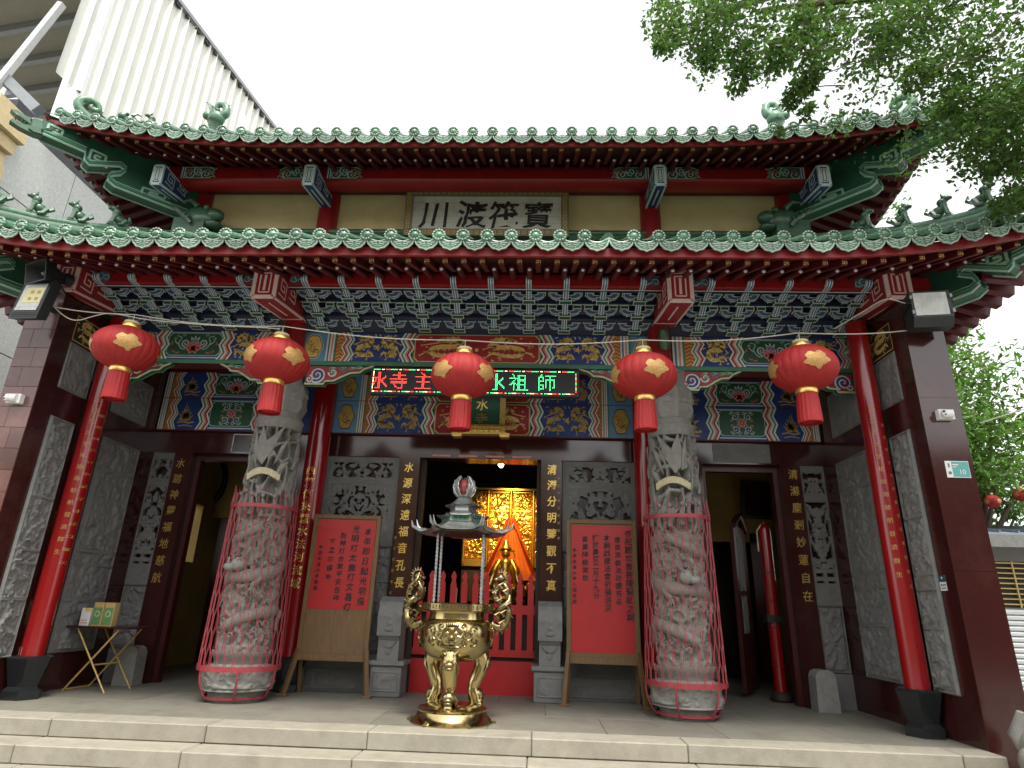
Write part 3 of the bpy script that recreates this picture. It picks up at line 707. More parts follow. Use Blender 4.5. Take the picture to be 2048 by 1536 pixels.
# painted beam between the columns
BY=1.17; Z0,Z1=4.175,4.60
m=MB(); m.box(-4.98,4.98,BY,BY+.26,Z0-.04,Z1,'rafter_red'); m.box(-4.98,4.98,BY-.004,BY-.001,Z0-.055,Z0,'mid_green'); painted_beam=m.build('painted_beam',temple)
yy=BY-.004
painted('painted_panel',painted_beam,yy,-.87,.87,Z0,Z1,'dragons_red')
for s in (-1,1):
    A=lambda a,b:sorted((s*a,s*b)); f=s<0
    def P(a,b,k,**kw): x0,x1=A(a,b); painted('painted_panel',painted_beam,yy,x0,x1,Z0,Z1,k,**kw)
    P(.87,1.02,'zig_a' if s>0 else 'zig_b',flip=f); P(1.0,1.72,'dragons_blue'); P(1.70,1.83,'zig_b' if s>0 else 'zig_a',flip=not f); P(1.81,1.93,'orange'); P(1.93,2.06,'stripes'); P(2.06,2.42,'medallion'); P(2.42,2.50,'stripes')
    P(2.62,2.78,'stripes'); P(2.78,2.92,'orange'); P(2.89,3.02,'zig_b' if s>0 else 'zig_a',flip=f); P(2.99,3.40,'dragons_blue',flip=f); P(3.38,3.54,'zig_a' if s>0 else 'zig_b',flip=not f); P(3.53,4.29,'lotus')
    P(4.28,4.44,'zig_b' if s>0 else 'zig_a',flip=f); P(4.42,4.82,'dragons_blue',flip=not f); P(4.80,4.90,'zig_a' if s>0 else 'zig_b',flip=f); P(4.88,4.98,'orange')
# porch ceiling and the dark field behind the brackets
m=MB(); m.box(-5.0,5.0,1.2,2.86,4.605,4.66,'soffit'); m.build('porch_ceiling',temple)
# ------------------------------------------------------------------ bracket sets
def edge_lines(mb,x0,x1,y0,y1,z0,z1,t=.009,line='pale_line'):
    for z in (z0,z1): mb.bar((x0,y0,z),(x1,y0,z),t,t,line)
    for x in (x0,x1): mb.bar((x,y0,z0),(x,y0,z1),t,t,line,up=(0,1,0)); mb.bar((x,y0,z0),(x,y1,z0),t,t,line)
    mb.bar((x0,y1,z0),(x1,y1,z0),t,t,line)
def oblock(mb,x0,x1,y0,y1,z0,z1,core):
    mb.box(x0,x1,y0,y1,z0,z1,core); edge_lines(mb,x0,x1,y0,y1,z0,z1)
TY=(1.05,.81,.57); TZ=(4.595,4.69,4.79)
m=MB(); oblock(m,-.075,.075,-.05,.05,0,.05,'green_paint'); ME_BLOCK=m.mesh('bracket_block')
m=MB(); oblock(m,-.052,.052,-.042,.042,0,.048,'green_paint'); ME_CUP=m.mesh('bracket_cup')
m=MB(); boat=[(-.19,.085),(-.19,.040),(-.165,.012),(-.12,0),(.12,0),(.165,.012),(.19,.040),(.19,.085),(.135,.085),(.125,.058),(.09,.045),(-.09,.045),(-.125,.058),(-.135,.085)]
m.prism(boat,'y',-.02,.02,'steel_blue')
for yy in (-.021,.021): m.tube([(a,yy,b) for a,b in boat+boat[:1]],.0062,4,'pale_line',cap=False)
ME_ARM=m.mesh('bracket_arm')
def tongue(dy,dz,curl=False):
    p=[(0,.0),(-.05,.035),(-.09,.05),(-dy*.62,dz*.62+.02),(-dy*.85,dz+.01),(-dy,dz+.055)]
    if curl: p=[(0,0),(-.06,.02),(-.15,.04),(-.24,.048),(-.32,.058),(-.345,.085),(-.335,.11)]
    P=[(q.x,q.y) for q in spline([Vector((a,b,0)) for a,b in p],12)]; n=len(P); up=[];lo=[]
    for i,(a,b) in enumerate(P):
        q=P[min(i+1,n-1)]; r=P[max(i-1,0)]; d=math.hypot(q[0]-r[0],q[1]-r[1]) or 1; nx,nz=-(q[1]-r[1])/d,(q[0]-r[0])/d
        up.append((a-nx*.022,b-nz*.022)); lo.append((a+nx*.022,b+nz*.022))
    poly=up+lo[::-1]; mb=MB()
    
    for xa,xb,mm in ((-.034,-.025,'pale_line'),(-.0248,-.0062,'steel_blue'),(-.006,.006,'pale_line'),(.0062,.0248,'steel_blue'),(.025,.034,'pale_line')): mb.prism(poly,'x',xa,xb,mm)
    return mb.mesh('bracket_tongue')
ME_TONGUE=tongue(.24,.095); ME_HOOK=tongue(.3,.1,True)
def bracket(x):
    b=part('bracket_set',temple,(x,0,0))
    for i in range(3):
        y,z=TY[i],TZ[i]
        put('bracket_block',ME_BLOCK,b,(0,y,z)); put('bracket_arm',ME_ARM,b,(0,y,z+.051))
        for sx in (-1,1): put('bracket_cup',ME_CUP,b,(sx*.16,y,z+.118))
        for sx in (-1,1): put('bracket_cup',ME_CUP,b,(sx*.075,y+.10,z+.07),None,(.8,.8,.8))
        put('bracket_tongue',ME_TONGUE if i<2 else ME_HOOK,b,(0,y-.03,z+.035))
for k in range(10): bracket(-2.106+.468*k)
for s in (-1,1):
    for k in range(5): bracket(s*(2.93+.465*k))
m=MB()
for y,z in zip(TY,TZ):
    m.box(-5.0,5.0,y+.035,y+.10,z+.168,z+.225,'navy'); m.box(-5.0,5.0,y+.031,y+.036,z+.166,z+.178,'pale_line'); m.box(-5.0,5.0,y+.10,y+.13,z+.05,z+.11,'navy'); m.box(-5.0,5.0,y-.045,y-.015,z+.172,z+.196,'navy'); m.box(-5.0,5.0,y-.051,y-.0455,z+.169,z+.177,'pale_line')
m.box(-5.0,5.0,.425,.48,4.975,5.03,'navy'); m.box(-5.0,5.0,.34,.40,4.845,4.885,'navy'); m.box(-5.0,5.0,.332,.339,4.842,4.852,'pale_line'); m.box(-5.0,5.0,.332,.339,4.878,4.888,'pale_line')
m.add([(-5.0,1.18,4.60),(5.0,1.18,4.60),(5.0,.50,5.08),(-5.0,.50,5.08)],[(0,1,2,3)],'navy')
build_split(m,'bracket_rail',temple)
m=MB(); m.box(-5.6,5.6,.26,.42,4.865,5.01,'red_paint'); m.box(-5.6,5.6,.30,.44,5.01,5.30,'soffit'); m.build('eave_purlin',temple)

# beam heads: boxes with a slanted underside, framed in white lines
def fret(mb,o,ux,uz,w,h,mt,t=.014,d=.004,nrm=(0,-1,0)):
    """square spiral of raised bars on a face"""
    o=Vector(o); ux=Vector(ux).normalized(); uz=Vector(uz).normalized(); n=Vector(nrm)
    P=[(0,0),(w,0),(w,h),(w*.22,h),(w*.22,h*.32),(w*.75,h*.32),(w*.75,h*.66),(w*.45,h*.66)]
    for a,b in zip(P[:-1],P[1:]): mb.bar(o+ux*a[0]+uz*a[1],o+ux*b[0]+uz*b[1],t,d*2,mt,up=n)
def rect_line(mb,c,ux,uz,w,h,mt,t=.012,nrm=(0,-1,0)):
    c=Vector(c); ux=Vector(ux).normalized(); uz=Vector(uz).normalized(); P=[(-w/2,-h/2),(w/2,-h/2),(w/2,h/2),(-w/2,h/2),(-w/2,-h/2)]
    for a,b in zip(P[:-1],P[1:]): mb.bar(c+ux*a[0]+uz*a[1],c+ux*b[0]+uz*b[1],t,.006,mt,up=nrm)
def beam_head(x,y0,y1,z0,z1,zr,w,body,line,inner,name='beam_head'):
    """front face y0 (z0..z1), underside running back to y1 at height zr"""
    mb=MB(); mb.prism([(y0,z0),(y0,z1),(y1+.2,z1),(y1+.2,zr),(y1,zr)],'x',-w/2,w/2,body)
    h=z1-z0; c=(0,y0,(z0+z1)/2)
    rect_line(mb,c,(1,0,0),(0,0,1),w-.04,h-.04,line,.046 if w>.2 else .032); rect_line(mb,c,(1,0,0),(0,0,1),w*.42,h*.62,line,.016); mb.bar((0,y0-.001,z0+h*.25),(0,y0-.001,z1-h*.25),.03,.008,line,up=(0,-1,0))
    d=Vector((0,y1-y0,zr-z0)); L=d.length; d.normalize(); n=Vector((0,d.z,-d.y)); 
    if n.z>0: n=-n
    mid=Vector((0,(y0+y1)/2,(z0+zr)/2))+n*.001
    rect_line(mb,mid,(1,0,0),d,w-.02,L-.02,line,.024,n); mb.bar(mid-d*L*.3,mid+d*L*.3,.022,.008,line,up=n)
    for s in (-1,1):
        X=s*w/2; nn=(s,0,0)
        pts=[(X,y0+.01,z0+.01),(X,y0+.01,z1-.012),(X,y1+.15,z1-.012),(X,y1+.15,zr+.01),(X,y1,zr+.012)]
        for a,b in zip(pts,pts[1:]+pts[:1]): mb.bar(a,b,.02,.006,line,up=nn)
        fret(mb,(X,y0+.08,z0+.10+.3*(zr-z0)*.3),(0,1,0),(0,(y1-y0)*.0,1),.20,h*.52,line,.016,.003,nn)
        fret(mb,(X,y0+.38,z0+.12+.55*(zr-z0)),(0,1,.0),(0,0,1),.20,h*.52,line,.016,.003,nn)
    return mb.build(name,temple,None,(x,0,0))
for x in (-2.50,2.50): beam_head(x,.02,.95,4.53,4.95,4.69,.30,'crimson','beam_line','white_paint')
for s in (-1,1):
    o=beam_head(s*5.02,.02,.95,4.60,5.0,4.72,.30,'crimson','beam_line','white_paint'); 
for x in (-2.54,2.52,-4.80,4.80): beam_head(x,.80,1.62,6.77,7.12,6.94,.165,'blue_paint','pale_line','navy')
# small scroll pieces beside the lower beam heads
for s in (-1,1):
    for dx in (-.30,.30,2.25):
        d=Deco(); 
        for k,mt_ in enumerate(('pale_line','mid_green')):
            for q in range(3): d.spiral((-.06+.06*q,.05+.02*(q%2)),.045-.012*k,1.3,q*1.5,mt_,1+k,.012,1 if q%2 else -1)
        d.poly2([(-.11,0),(.11,0),(.09,.07),(.11,.14),(-.11,.14),(-.09,.07)],'steel_blue',0)
        x=s*(2.5+dx); d.build('scroll_board',temple,None,(x,.252,4.868))

# sparrow braces below the painted beam
def brace(xc,s,L=.92,h=.27):
    """starts at a column (xc) and runs sideways by s"""
    mb=Deco(); out=[(0,0),(.28*L,0),(.30*L,h*.16),(.42*L,h*.18),(.55*L,h*.42),(.66*L,h*.60),(.80*L,h*.64),(.86*L,h*.82),(L,h),(0,h)]
    out=[(s*a,b) for a,b in out]
    mb.prism(out if s>0 else out[::-1],'y',.0,.09,'green_paint')
    e=[(s*a,b) for a,b in ((0,.0),(.28*L,0),(.30*L,h*.16),(.42*L,h*.18),(.55*L,h*.42),(.66*L,h*.60),(.80*L,h*.64),(.86*L,h*.82),(L,h))]
    mb.tube([(a,-.004,b) for a,b in e],.014,6,'stone_cream'); mb.tube([(a,.085,b) for a,b in e],.012,6,'mid_green')
    inner=[(s*a,b) for a,b in ((.02,h*.08),(.26*L,h*.08),(.30*L,h*.28),(.42*L,h*.28),(.55*L,h*.53),(.66*L,h*.70),(.80*L,h*.76),(.84*L,h*.92),(.02,h*.92))]
    mb.poly2(inner if s>0 else inner[::-1],'crimson',2)
    mb.spiral((s*.17*L,h*.48),.105,1.9,R(-120),'pale_line',3,.034,s); mb.spiral((s*.17*L,h*.48),.085,1.7,R(-120),'blue_paint',4,.03,s)
    mb.spiral((s*.06*L,h*.25),.05,1.3,R(90),'pale_line',3,.022,-s); mb.spiral((s*.40*L,h*.62),.06,1.3,R(180),'pale_line',3,.022,s); mb.spiral((s*.56*L,h*.80),.045,1.2,R(0),'steel_blue',3,.02,-s)
    for (u,v,a) in ((.32,.75,20),(.48,.82,10),(.36,.45,40),(.62,.84,5),(.72,.9,0)): mb.petal((s*u*L,h*v),R(a) if s>0 else R(180-a),.11,.04,'mid_green',3,'pale_green')
    return mb.build('sparrow_brace',temple,None,(xc,BY+.02,Z0-.05-h))
for s in (-1,1):
    brace(s*2.30,-s); brace(s*2.72,s,.78); brace(s*4.93,-s,.74)

# ------------------------------------------------------------------ columns
def column_mesh(seed):
    """pierced and carved stone shaft with a dragon winding up it"""
    mb=MB(); z0,z1,nz,nt=.52,3.32,330,120
    def rad(a,z):
        p=(math.cos(a)*.34,math.sin(a)*.34,z)
        t=smoothstep(1.95,2.15,z)
        f=4.6; d,_=noise.voronoi((p[0]*f+seed,p[1]*f,p[2]*f*.85),distance_metric='DISTANCE')[:2]
        w=noise.noise((p[0]*5,p[1]*5,z*5+seed))*.10
        rib=1-smoothstep(.10,.27,(d[1]-d[0])+w); net=.165+.175*rib+.012*noise.noise((p[0]*22,p[1]*22,z*22))
        q=noise.noise((p[0]*3+seed,p[1]*3,z*2.2))*.8
        a1=1-abs(noise.noise((p[0]*6.5+q,p[1]*6.5-q,z*4.8+seed)))*2.3
        b1=1-abs(noise.noise((p[0]*13-q,p[1]*13+q,z*9+seed)))*2.0
        low=.232+.068*smoothstep(-.2,.7,a1)+.05*smoothstep(.1,.8,b1)
        r=low*(1-t)+net*t
        if z>3.22: r=.33
        if z<.60: r=max(r,.335)
        return r
    mb.grid(nt,nz,lambda u,v:(rad(2*PI*u,z0+(z1-z0)*v)*math.cos(2*PI*u),rad(2*PI*u,z0+(z1-z0)*v)*math.sin(2*PI*u),z0+(z1-z0)*v),'stone_column',wrap=True)
    return mb
def on_col(ang,z,r=.345): return Vector((r*math.sin(ang),-r*math.cos(ang),z))   # ang 0 faces -Y
_shaft=column_mesh(1.7).mesh('shaft',50)
def dragon_body(seed):
    mb=MB(); pts=[];rs_=[]
    n=110
    for i in range(n+1):
        t=i/n; a=-.6+t*2*PI*2.15; z=.80+t*1.15+.05*math.sin(t*19); pts.append(on_col(a,z,.325+.02*math.sin(t*27))); rs_.append(.052+.028*math.sin(PI*min(1,t*.8+.15))+.004*math.sin(t*190))
    mb.tube(pts,rs_,9,'stone_column')
    for i in range(4,n-2,2):
        p=pts[i]; d=Vector((p.x,p.y,0)).normalized(); up=Vector((0,0,1)); b=p+d*(rs_[i]*.5)+up*rs_[i]*.75
        mb.tube([b,b+up*.035+d*.02],[.016,.003],4,'stone_column')
    for k,i in enumerate((22,40,62,84)):
        p=pts[i]; a=math.atan2(p.x,-p.y); e=on_col(a+.45*(1 if k%2 else -1),p.z-.14,.37); mb.tube([p,on_col(a+.2*(1 if k%2 else -1),p.z-.05,.39),e],[.05,.042,.03],7,'stone_column')
        for da in (-.14,0,.14,.26): mb.tube([e,on_col(a+.45*(1 if k%2 else -1)+da,p.z-.24,.385)],[.02,.004],5,'stone_column')
    # head
    h=on_col(-.25,1.50,.40); mb.ball(h,(.11,.09,.085),10,7,'stone_column'); mb.ball(h+Vector((-.10,-.03,-.03)),(.085,.06,.05),9,6,'stone_column')
    for dz in (.05,-.02):
        for sx in (-1,1): mb.ball(h+Vector((-.05+.06*sx,-.07,.03+dz*.5)),.02,6,4,'stone_column')
    for a in (.05,.20): mb.tube([h+Vector((.04,-.02,.06)),h+Vector((.12,-.03,.12+a)),h+Vector((.22,0,.14+a))],[.022,.016,.004],5,'stone_column')
    rg=random.Random(seed)
    for k in range(64):                               # cloud and flame carving
        a=rg.uniform(0,2*PI); z=rg.uniform(.68,2.0); s=rg.choice((-1,1)); r0=rg.uniform(.03,.075)
        pts=[on_col(a+s*r0*(1-t)*2.6*math.cos(t*7),z+r0*(1-t)*math.sin(t*7),.335+.012*t) for t in [i/9 for i in range(10)]]
        mb.tube(pts,[.017*(1-.6*i/9) for i in range(10)],5,'stone_column')
    return mb
_dragon=dragon_body(4).mesh('dragon_coil',60)
def crown_carving():
    """wing and flame shapes at the top of the pierced shaft"""
    mb=MB()
    def plate(P,th=.03,r=.36):
        n=len(P); vs=[on_col(a,z,r) for a,z in P]+[on_col(a,z,r-th) for a,z in P]
        c=on_col(sum(a for a,_ in P)/n,sum(z for _,z in P)/n,r+.03)
        mb.add(vs+[c],[(i,(i+1)%n,2*n) for i in range(n)]+[(i,n+i,n+(i+1)%n,(i+1)%n) for i in range(n)],'stone_column')
    plate([(-.35,2.80),(-.10,2.72),(.22,2.90),(.62,3.26),(.30,3.14),(.02,3.0),(-.10,3.10),(-.30,3.24),(-.42,3.05)])
    plate([(-.62,2.80),(-.36,2.76),(-.42,3.0),(-.62,3.20)])
    plate([(.35,2.72),(.62,2.84),(.86,3.10),(.55,2.98)]); plate([(.40,2.56),(.72,2.62),(.98,2.80),(.62,2.74)])
    for k,(a0,zz) in enumerate(((-.7,2.62),(.75,2.45),(-.2,2.22),(.5,2.12),(-.75,2.12),(1.2,2.8),(-1.3,2.6),(1.6,2.3),(2.4,2.8),(3.1,2.4),(-2.2,2.7),(-1.9,2.2))):
        pts=[on_col(a0+.20*math.sin(t*2.6)*(1 if k%2 else -1),zz+.42*t-.1,.345+.01*math.sin(t*9)) for t in [i/10 for i in range(11)]]
        mb.tube(pts,[.026*(1-.5*i/10) for i in range(11)],6,'stone_column')
    for a0,zz in ((-.28,2.10),(.18,2.08),(-.6,2.14),(.62,2.08),(1.1,2.1),(-1.1,2.12)):
        mb.tube([on_col(a0,zz,.35),on_col(a0+.06,zz+.13,.36),on_col(a0-.03,zz+.22,.35)],[.035,.03,.012],7,'stone_column'); mb.ball(on_col(a0-.02,zz+.25,.36),.03,7,5,'stone_column')
    return mb
_crown=crown_carving().mesh('flame_carving',45)
m=MB()
for k in range(15):
    a=-.62+1.24*k/14; z=2.565+.075*math.cos(a*2.4); m.tube([on_col(a,z-.04,.365),on_col(a,z+.04,.37)],[.024,.022],6,'stone_cream')
_band=m.mesh('cream_band',40)
def wrap_text(text,size,mt,r,pos,parent,bold=0.0):
    for k,ch in enumerate(text):
        t=letters(MB(),ch,size,mt,lambda i:pos(k),bold,.02,.03); t.v=[(a,-math.sqrt(max(r*r-a*a,0)),b) for a,_,b in t.v]
        if t.f: t.build('gilt_character',parent)
for s in (-1,1):
    c=part('dragon_column',temple,(-2.63 if s<0 else 2.58,1.37,0),R(4) if s<0 else R(-14))
    m=MB(); m.lathe([(.30,0),(.31,.10),(.385,.14),(.395,.24),(.38,.36),(.30,.40),(.31,.46),(.345,.50),(.345,.535)],28,'stone_column',mod=lambda a,z:1); 
    def bs(u,v):
        a=2*PI*u; z=.125+.25*v; n1=noise.noise((math.cos(a)*2.6,math.sin(a)*2.6,z*9+s)); n2=noise.noise((math.cos(a)*6,math.sin(a)*6,z*17+s)); e=min(v,1-v)
        r=.383+(.020*smoothstep(-.05,.1,n1)+.014*smoothstep(-.02,.12,n2))*smoothstep(.06,.14,e)+(.014 if e<.05 else 0); return (r*math.cos(a),r*math.sin(a),z)
    m.grid(120,26,bs,'stone_column',wrap=True)
    m.build('base',c,50)
    put('shaft',_shaft,c,None,(0,0,0 if s<0 else R(37)),(.9,.9,1)); put('dragon_coil',_dragon,c,None,None,(.9 if s<0 else -.9,.9,1)); put('flame_carving',_crown,c,None,None,(.88 if s<0 else -.88,.88,1)); put('cream_band',_band,c,None,None,(.88,.88,1))
    m=MB(); m.lathe([(.30,3.31),(.315,3.36),(.28,3.40),(.265,3.46)],28,'stone_column'); m.lathe([(.28,3.462),(.325,3.56),(.325,3.60)],8,'stone_column',a0=PI/8); m.lathe([(.315,3.602),(.315,3.86)],8,'stone_column',a0=PI/8); m.lathe([(.30,3.862),(.27,3.92),(.27,4.13)],8,'stone_column',a0=PI/8)
    for k in range(8):
        a=PI/4*k-PI/2; cc=Vector((math.cos(a),math.sin(a),0))*.293; t=Vector((-math.sin(a),math.cos(a),0))
        m.bar(cc+t*-.08+Vector((0,0,3.73)),cc+t*.08+Vector((0,0,3.73)),.14,.02,'stone_column',up=tuple(cc.normalized()))
        for q in range(3): m.ball(cc*1.03+t*(q-1)*.045+Vector((0,0,3.73+.02*(q%2))),.022,6,4,'stone_column')
    m.build('capital',c,40)
    # post going on up between the brackets
    m=MB(); m.lathe([(.15,4.13),(.15,4.9)],16,'red_paint',(.10 if s<0 else -.08,-.25,0)); m.build('upper_post',c,60)
    m=MB(); m.tube([(0,-.42,4.36+.0),(0,-.5,4.42),(0,-.56,4.52),(0,-.50,4.58),(0,-.44,4.54)],[.07,.07,.06,.05,.03],8,'glaze_dark'); m.build('carved_scroll',c,60)
    # plain red column against the wall behind
    c=part('red_column',temple,(s*2.40,WY-.20,0)); m=MB(); m.lathe([(.165,.42),(.165,4.6)],28,'red_gloss'); m.build('shaft',c,60)
    m=MB(); m.lathe([(.20,0),(.20,.08),(.165,.12),(.23,.40),(.20,.42)],6,'granite_black',a0=PI/6); m.build('base',c)
    if s<0:
        wrap_text('西竺傳來慧水法河流域',.145,'gold_leaf',.169,lambda i:(.0,2.88-.172*i),c,.01)
    # outer red column beside the side wall
    c=part('red_column',temple,(s*4.83,.72 if s>0 else .88,0)); m=MB(); m.lathe([(.122,.44),(.122,4.6)],28,'red_gloss'); m.build('shaft',c,60)
    m=MB(); m.lathe([(.20,0),(.20,.09),(.155,.13),(.235,.42),(.20,.44)],6,'granite_black',a0=0); m.build('base',c)
    wrap_text('王至光大宇化南海慈航普濟群生',.062,'gold_dark',.125,lambda i:((-.05 if s>0 else .06),3.45-.145*i),c)
    wrap_text('歲次甲子年仲春吉日善信敬立',.042,'gold_dark',.125,lambda i:((.05 if s>0 else .11),3.25-.15*i),c)
    if s<0:
        m=MB(); m.lathe([(.1235,.445),(.1235,.50),(.1232,.53)],10,'plastic_white',cap=False); m.v=[v for v in m.v]; 
        keep=[f for f in m.f if all(-1.2<math.atan2(m.v[i][0],-m.v[i][1])<.1 for i in f)]; m.m=m.m[:len(keep)]; m.f=keep; m.build('chipped_paint',c)

# ------------------------------------------------------------------ roofs
m=MB()                                               # round tile end with a beaded boss
n=20; prof=[(.074,0),(.074,-.012),(.066,-.018),(.052,-.006),(.046,-.010),(.026,-.030),(.0,-.034)]
vs=[]
for (r,y) in prof:
    for j in range(n):
        a=2*PI*j/n; rr=r*(1+(.05*math.cos(a*10) if r>.055 else (.14*math.cos(a*6) if .02<r<.05 else 0))); vs.append((rr*math.cos(a),y,rr*math.sin(a)))
m.add(vs,[(i*n+j,i*n+(j+1)%n,(i+1)*n+(j+1)%n,(i+1)*n+j) for i in range(len(prof)-1) for j in range(n)],'glaze')
for j in range(12):
    a=2*PI*j/12; m.ball((.060*math.cos(a),-.02,.060*math.sin(a)),.012,5,3,'glaze_pale')
m.tube([(0,0,0),(0,.16,.0)],.062,12,'glaze'); ME_DISC=m.mesh('eave_disc',50)
m=Deco()                                             # scalloped drip tile
bot=[(-.131,.030),(-.127,-.005),(-.108,-.052),(-.07,-.092),(-.03,-.100),(0,-.116),(.03,-.100),(.07,-.092),(.108,-.052),(.127,-.005),(.131,.030)]
top=[(.10,.012),(.05,-.012),(0,-.02),(-.05,-.012),(-.10,.012)]
m.prism(bot+top,'y',-.006,.012,'glaze'); m.tube([(a,-.008,b) for a,b in bot],.0095,5,'glaze_pale'); m.tube([(a,-.008,b) for a,b in [bot[0]]+top[::-1]+[bot[-1]]],.007,5,'glaze_pale')
for k in range(3):
    for sx in (-1,1): m.tube([(sx*(.012+.026*q),-.010,-.032-.021*k+.006*math.sin(q*2.2+k)) for q in range(4-k)],.0065,4,'glaze_pale')
m.tube([(x,-.0,z) for x,z in top],.004,4,'glaze')
m.v=[(a,b+(c)*-.15,c) for a,b,c in m.v]
pan=[(-.115+.23*i/6,-.034+.062*((i-3)/3)**2) for i in range(7)]
m.add([(a,-.0,b) for a,b in pan]+[(a,.35,b+.16) for a,b in pan],[(i,i+1,8+i,7+i) for i in range(6)],'glaze')
ME_DRIP=m.mesh('drip_tile',50)
def rafter_mesh(L,slope,lift,square):
    mb=MB()
    if square:
        w,h=.058,.075; mb.bar((0,0,0),(0,L,L*slope),w,h,'rafter_red')
        g=.011; e=-.0035; q=.027
        for a,b,c,d in ((-q,q,-.005,.005),(-.005,.005,-q,q),(-.005,q,q-.010,q),(q-.010,q,-q,.0),(-q,.005,-q,-q+.010),(-q,-q+.010,0,q)):
            mb.add([(a,e,c),(b,e,c),(b,e,d),(a,e,d)],[(0,1,2,3)],'gold_paint')
    else:
        mb.tube([(0,0,0),(0,L,L*slope)],.034,10,'rafter_red'); mb.ball((0,-.002,0),(.020,.008,.020),8,6,'dot_white')
    return mb.mesh('flying_rafter' if square else 'round_rafter',40 if not square else None)
def make_roof(name, zc, Ye, Xc, k, Lk, wall, Yt, Zt, pw, sp, off, fly, rnd, slope_f, slope_r, Yf1, Yr1, rsp, missing=(), tile_dz=.035, fb=.165, hk=1.0):
    wx,wy=wall; S=Xc-wx                                       # hips run along |x| = wx + (wy - y)
    lift=lambda d:k*max(0,1-d/Lk)**2.1
    def surf(x,y):
        t=max(0,min(1,(y-Ye)/(Yt-Ye))); return zc+lift(Xc-abs(x))*(1-t)+(Zt-zc)*t**pw
    mb=MB(); NX,NY=64,14
    def fs(u,v):
        y=Ye+.04+(Yt-Ye-.04)*v; xm=min(Xc,wx+(wy-y)*hk) if y<wy else wx
        xm=max(xm,wx*.6); x=(u*2-1)*xm; return (x,y,surf(x,y)+.0)
    mb.grid(NX,NY,fs,'glaze_dark')
    for s in (-1,1):
        def fside(u,v):
            d=(1-v)*S; x=wx+d; y0=wy-d/hk; y=y0+u*(7.5-y0); return (s*x,y,zc+lift(max(0,y-Ye))*(d/S)+(Zt-zc)*(1-d/S)**pw*min(1,(wy-Ye)/(Yt-Ye))**pw)
        mb.grid(24,8,fside,'glaze_dark')
    roof=mb.build(name,temple,40)
    # tile rows, end discs and drip tiles along the front eave
    n=int(Xc/sp)
    for i in range(-n,n+1):
        x=off+i*sp
        if abs(x)>Xc-.08: continue
        z=zc+lift(Xc-abs(x)); slp=(lift(Xc-abs(x)-.02)-lift(Xc-abs(x)+.02))/.04*(1 if x>0 else -1)
        if i not in missing: put('eave_disc',ME_DISC,roof,(x,Ye,z+tile_dz),(rng.uniform(-.04,.04),math.atan(-slp),rng.uniform(-.05,.05)))
        put('drip_tile',ME_DRIP,roof,(x+sp/2,Ye+.005,z-.02+.5*slp*sp+rng.uniform(-.003,.003)),(rng.uniform(-.05,.05),math.atan(-slp)+rng.uniform(-.02,.02),0),(sp/.2625,1,1))
        ye=min(Yt,wy-(abs(x)-wx)/hk) if abs(x)>wx else Yt
        if ye-Ye>.2:
            t=MB(); t.tube([(x,Ye+.05+(ye-Ye-.05)*q/8,surf(x,Ye+.05+(ye-Ye-.05)*q/8)+.03) for q in range(9)],.058,8,'glaze'); t.build('tile_row',roof,60)
    # fascia
    t=MB(); N=80; yf=Ye+.08
    F=lambda u,a,b:((u*2-1)*Xc,a,zc+lift(Xc-abs((u*2-1)*Xc))+b)
    t.grid(N,1,lambda u,v:F(u,yf,-fb+(fb-.06)*v),'red_fascia'); t.grid(N,1,lambda u,v:F(u,yf+.035*(1-v),-fb),'red_fascia'); t.grid(N,1,lambda u,v:F(u,yf+.035,-.06-(fb-.06)*v),'red_fascia')
    t.build('fascia_board',roof,30)
    # soffit sheet
    t=MB(); y0,zf=fly; zs=lambda x,y:zf+.045+slope_f*(y-y0)+lift(Xc-abs(x))*max(0,1-(y-Ye)/(wy-Ye))
    def sof(u,v):
        y=Ye+.1+(Yr1+.1-Ye-.1)*v; xm=min(Xc,wx+(wy-y)*hk); x=(u*2-1)*xm; return (x,y,zs(x,y))
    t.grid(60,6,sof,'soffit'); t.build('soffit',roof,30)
    # rafters
    mf=rafter_mesh(Yf1-y0,slope_f,0,True); yr,zr=rnd; mr_=rafter_mesh(Yr1-yr,slope_r,0,False)
    nr=int((Xc-.25)/rsp)
    for i in range(-nr,nr+1):
        x=i*rsp; l0=lift(Xc-abs(x))*max(0,1-(y0-Ye)/(wy-Ye)); lim=wy-(abs(x)-wx)/hk
        if lim<y0+.15: continue
        kf=min(1,(lim-y0)/(Yf1-y0)); put('flying_rafter',mf,roof,(x,y0,zf+l0),(-math.atan(l0*.45) if l0>.01 else 0,0,0),(1,kf,kf))
        l1=lift(Xc-abs(x))*max(0,1-(yr-Ye)/(wy-Ye))
        if lim>yr+.12:
            kr=min(1,(lim-yr)/(Yr1-yr)); put('round_rafter',mr_,roof,(x+rsp*.5,yr,zr+l1),None,(1,kr,kr))
    # side eaves: fascia, soffit and the rafters seen end on
    for s in (-1,1):
        t=MB(); t.grid(30,1,lambda u,v:(s*(Xc-.08),Ye+u*(7.3-Ye),zc+lift(u*(7.3-Ye))-fb+(fb-.06)*v),'red_fascia'); t.grid(30,1,lambda u,v:(s*(Xc-.08-.035*v),Ye+u*(7.3-Ye),zc+lift(u*(7.3-Ye))-fb),'red_fascia'); t.build('fascia_board',roof,30)
        t=MB(); 
        def ss(u,v):
            d=v*(S-.1); x=Xc-.1-d; y0_=max(Ye+.1+d/hk,Ye); y=y0_+u*(7.3-y0_); return (s*x,y,zf+.045+slope_f*(d-.1)+lift(max(0,y-Ye))*(1-v))
        t.grid(24,5,ss,'soffit'); t.build('soffit',roof,30)
        y=Ye+.55
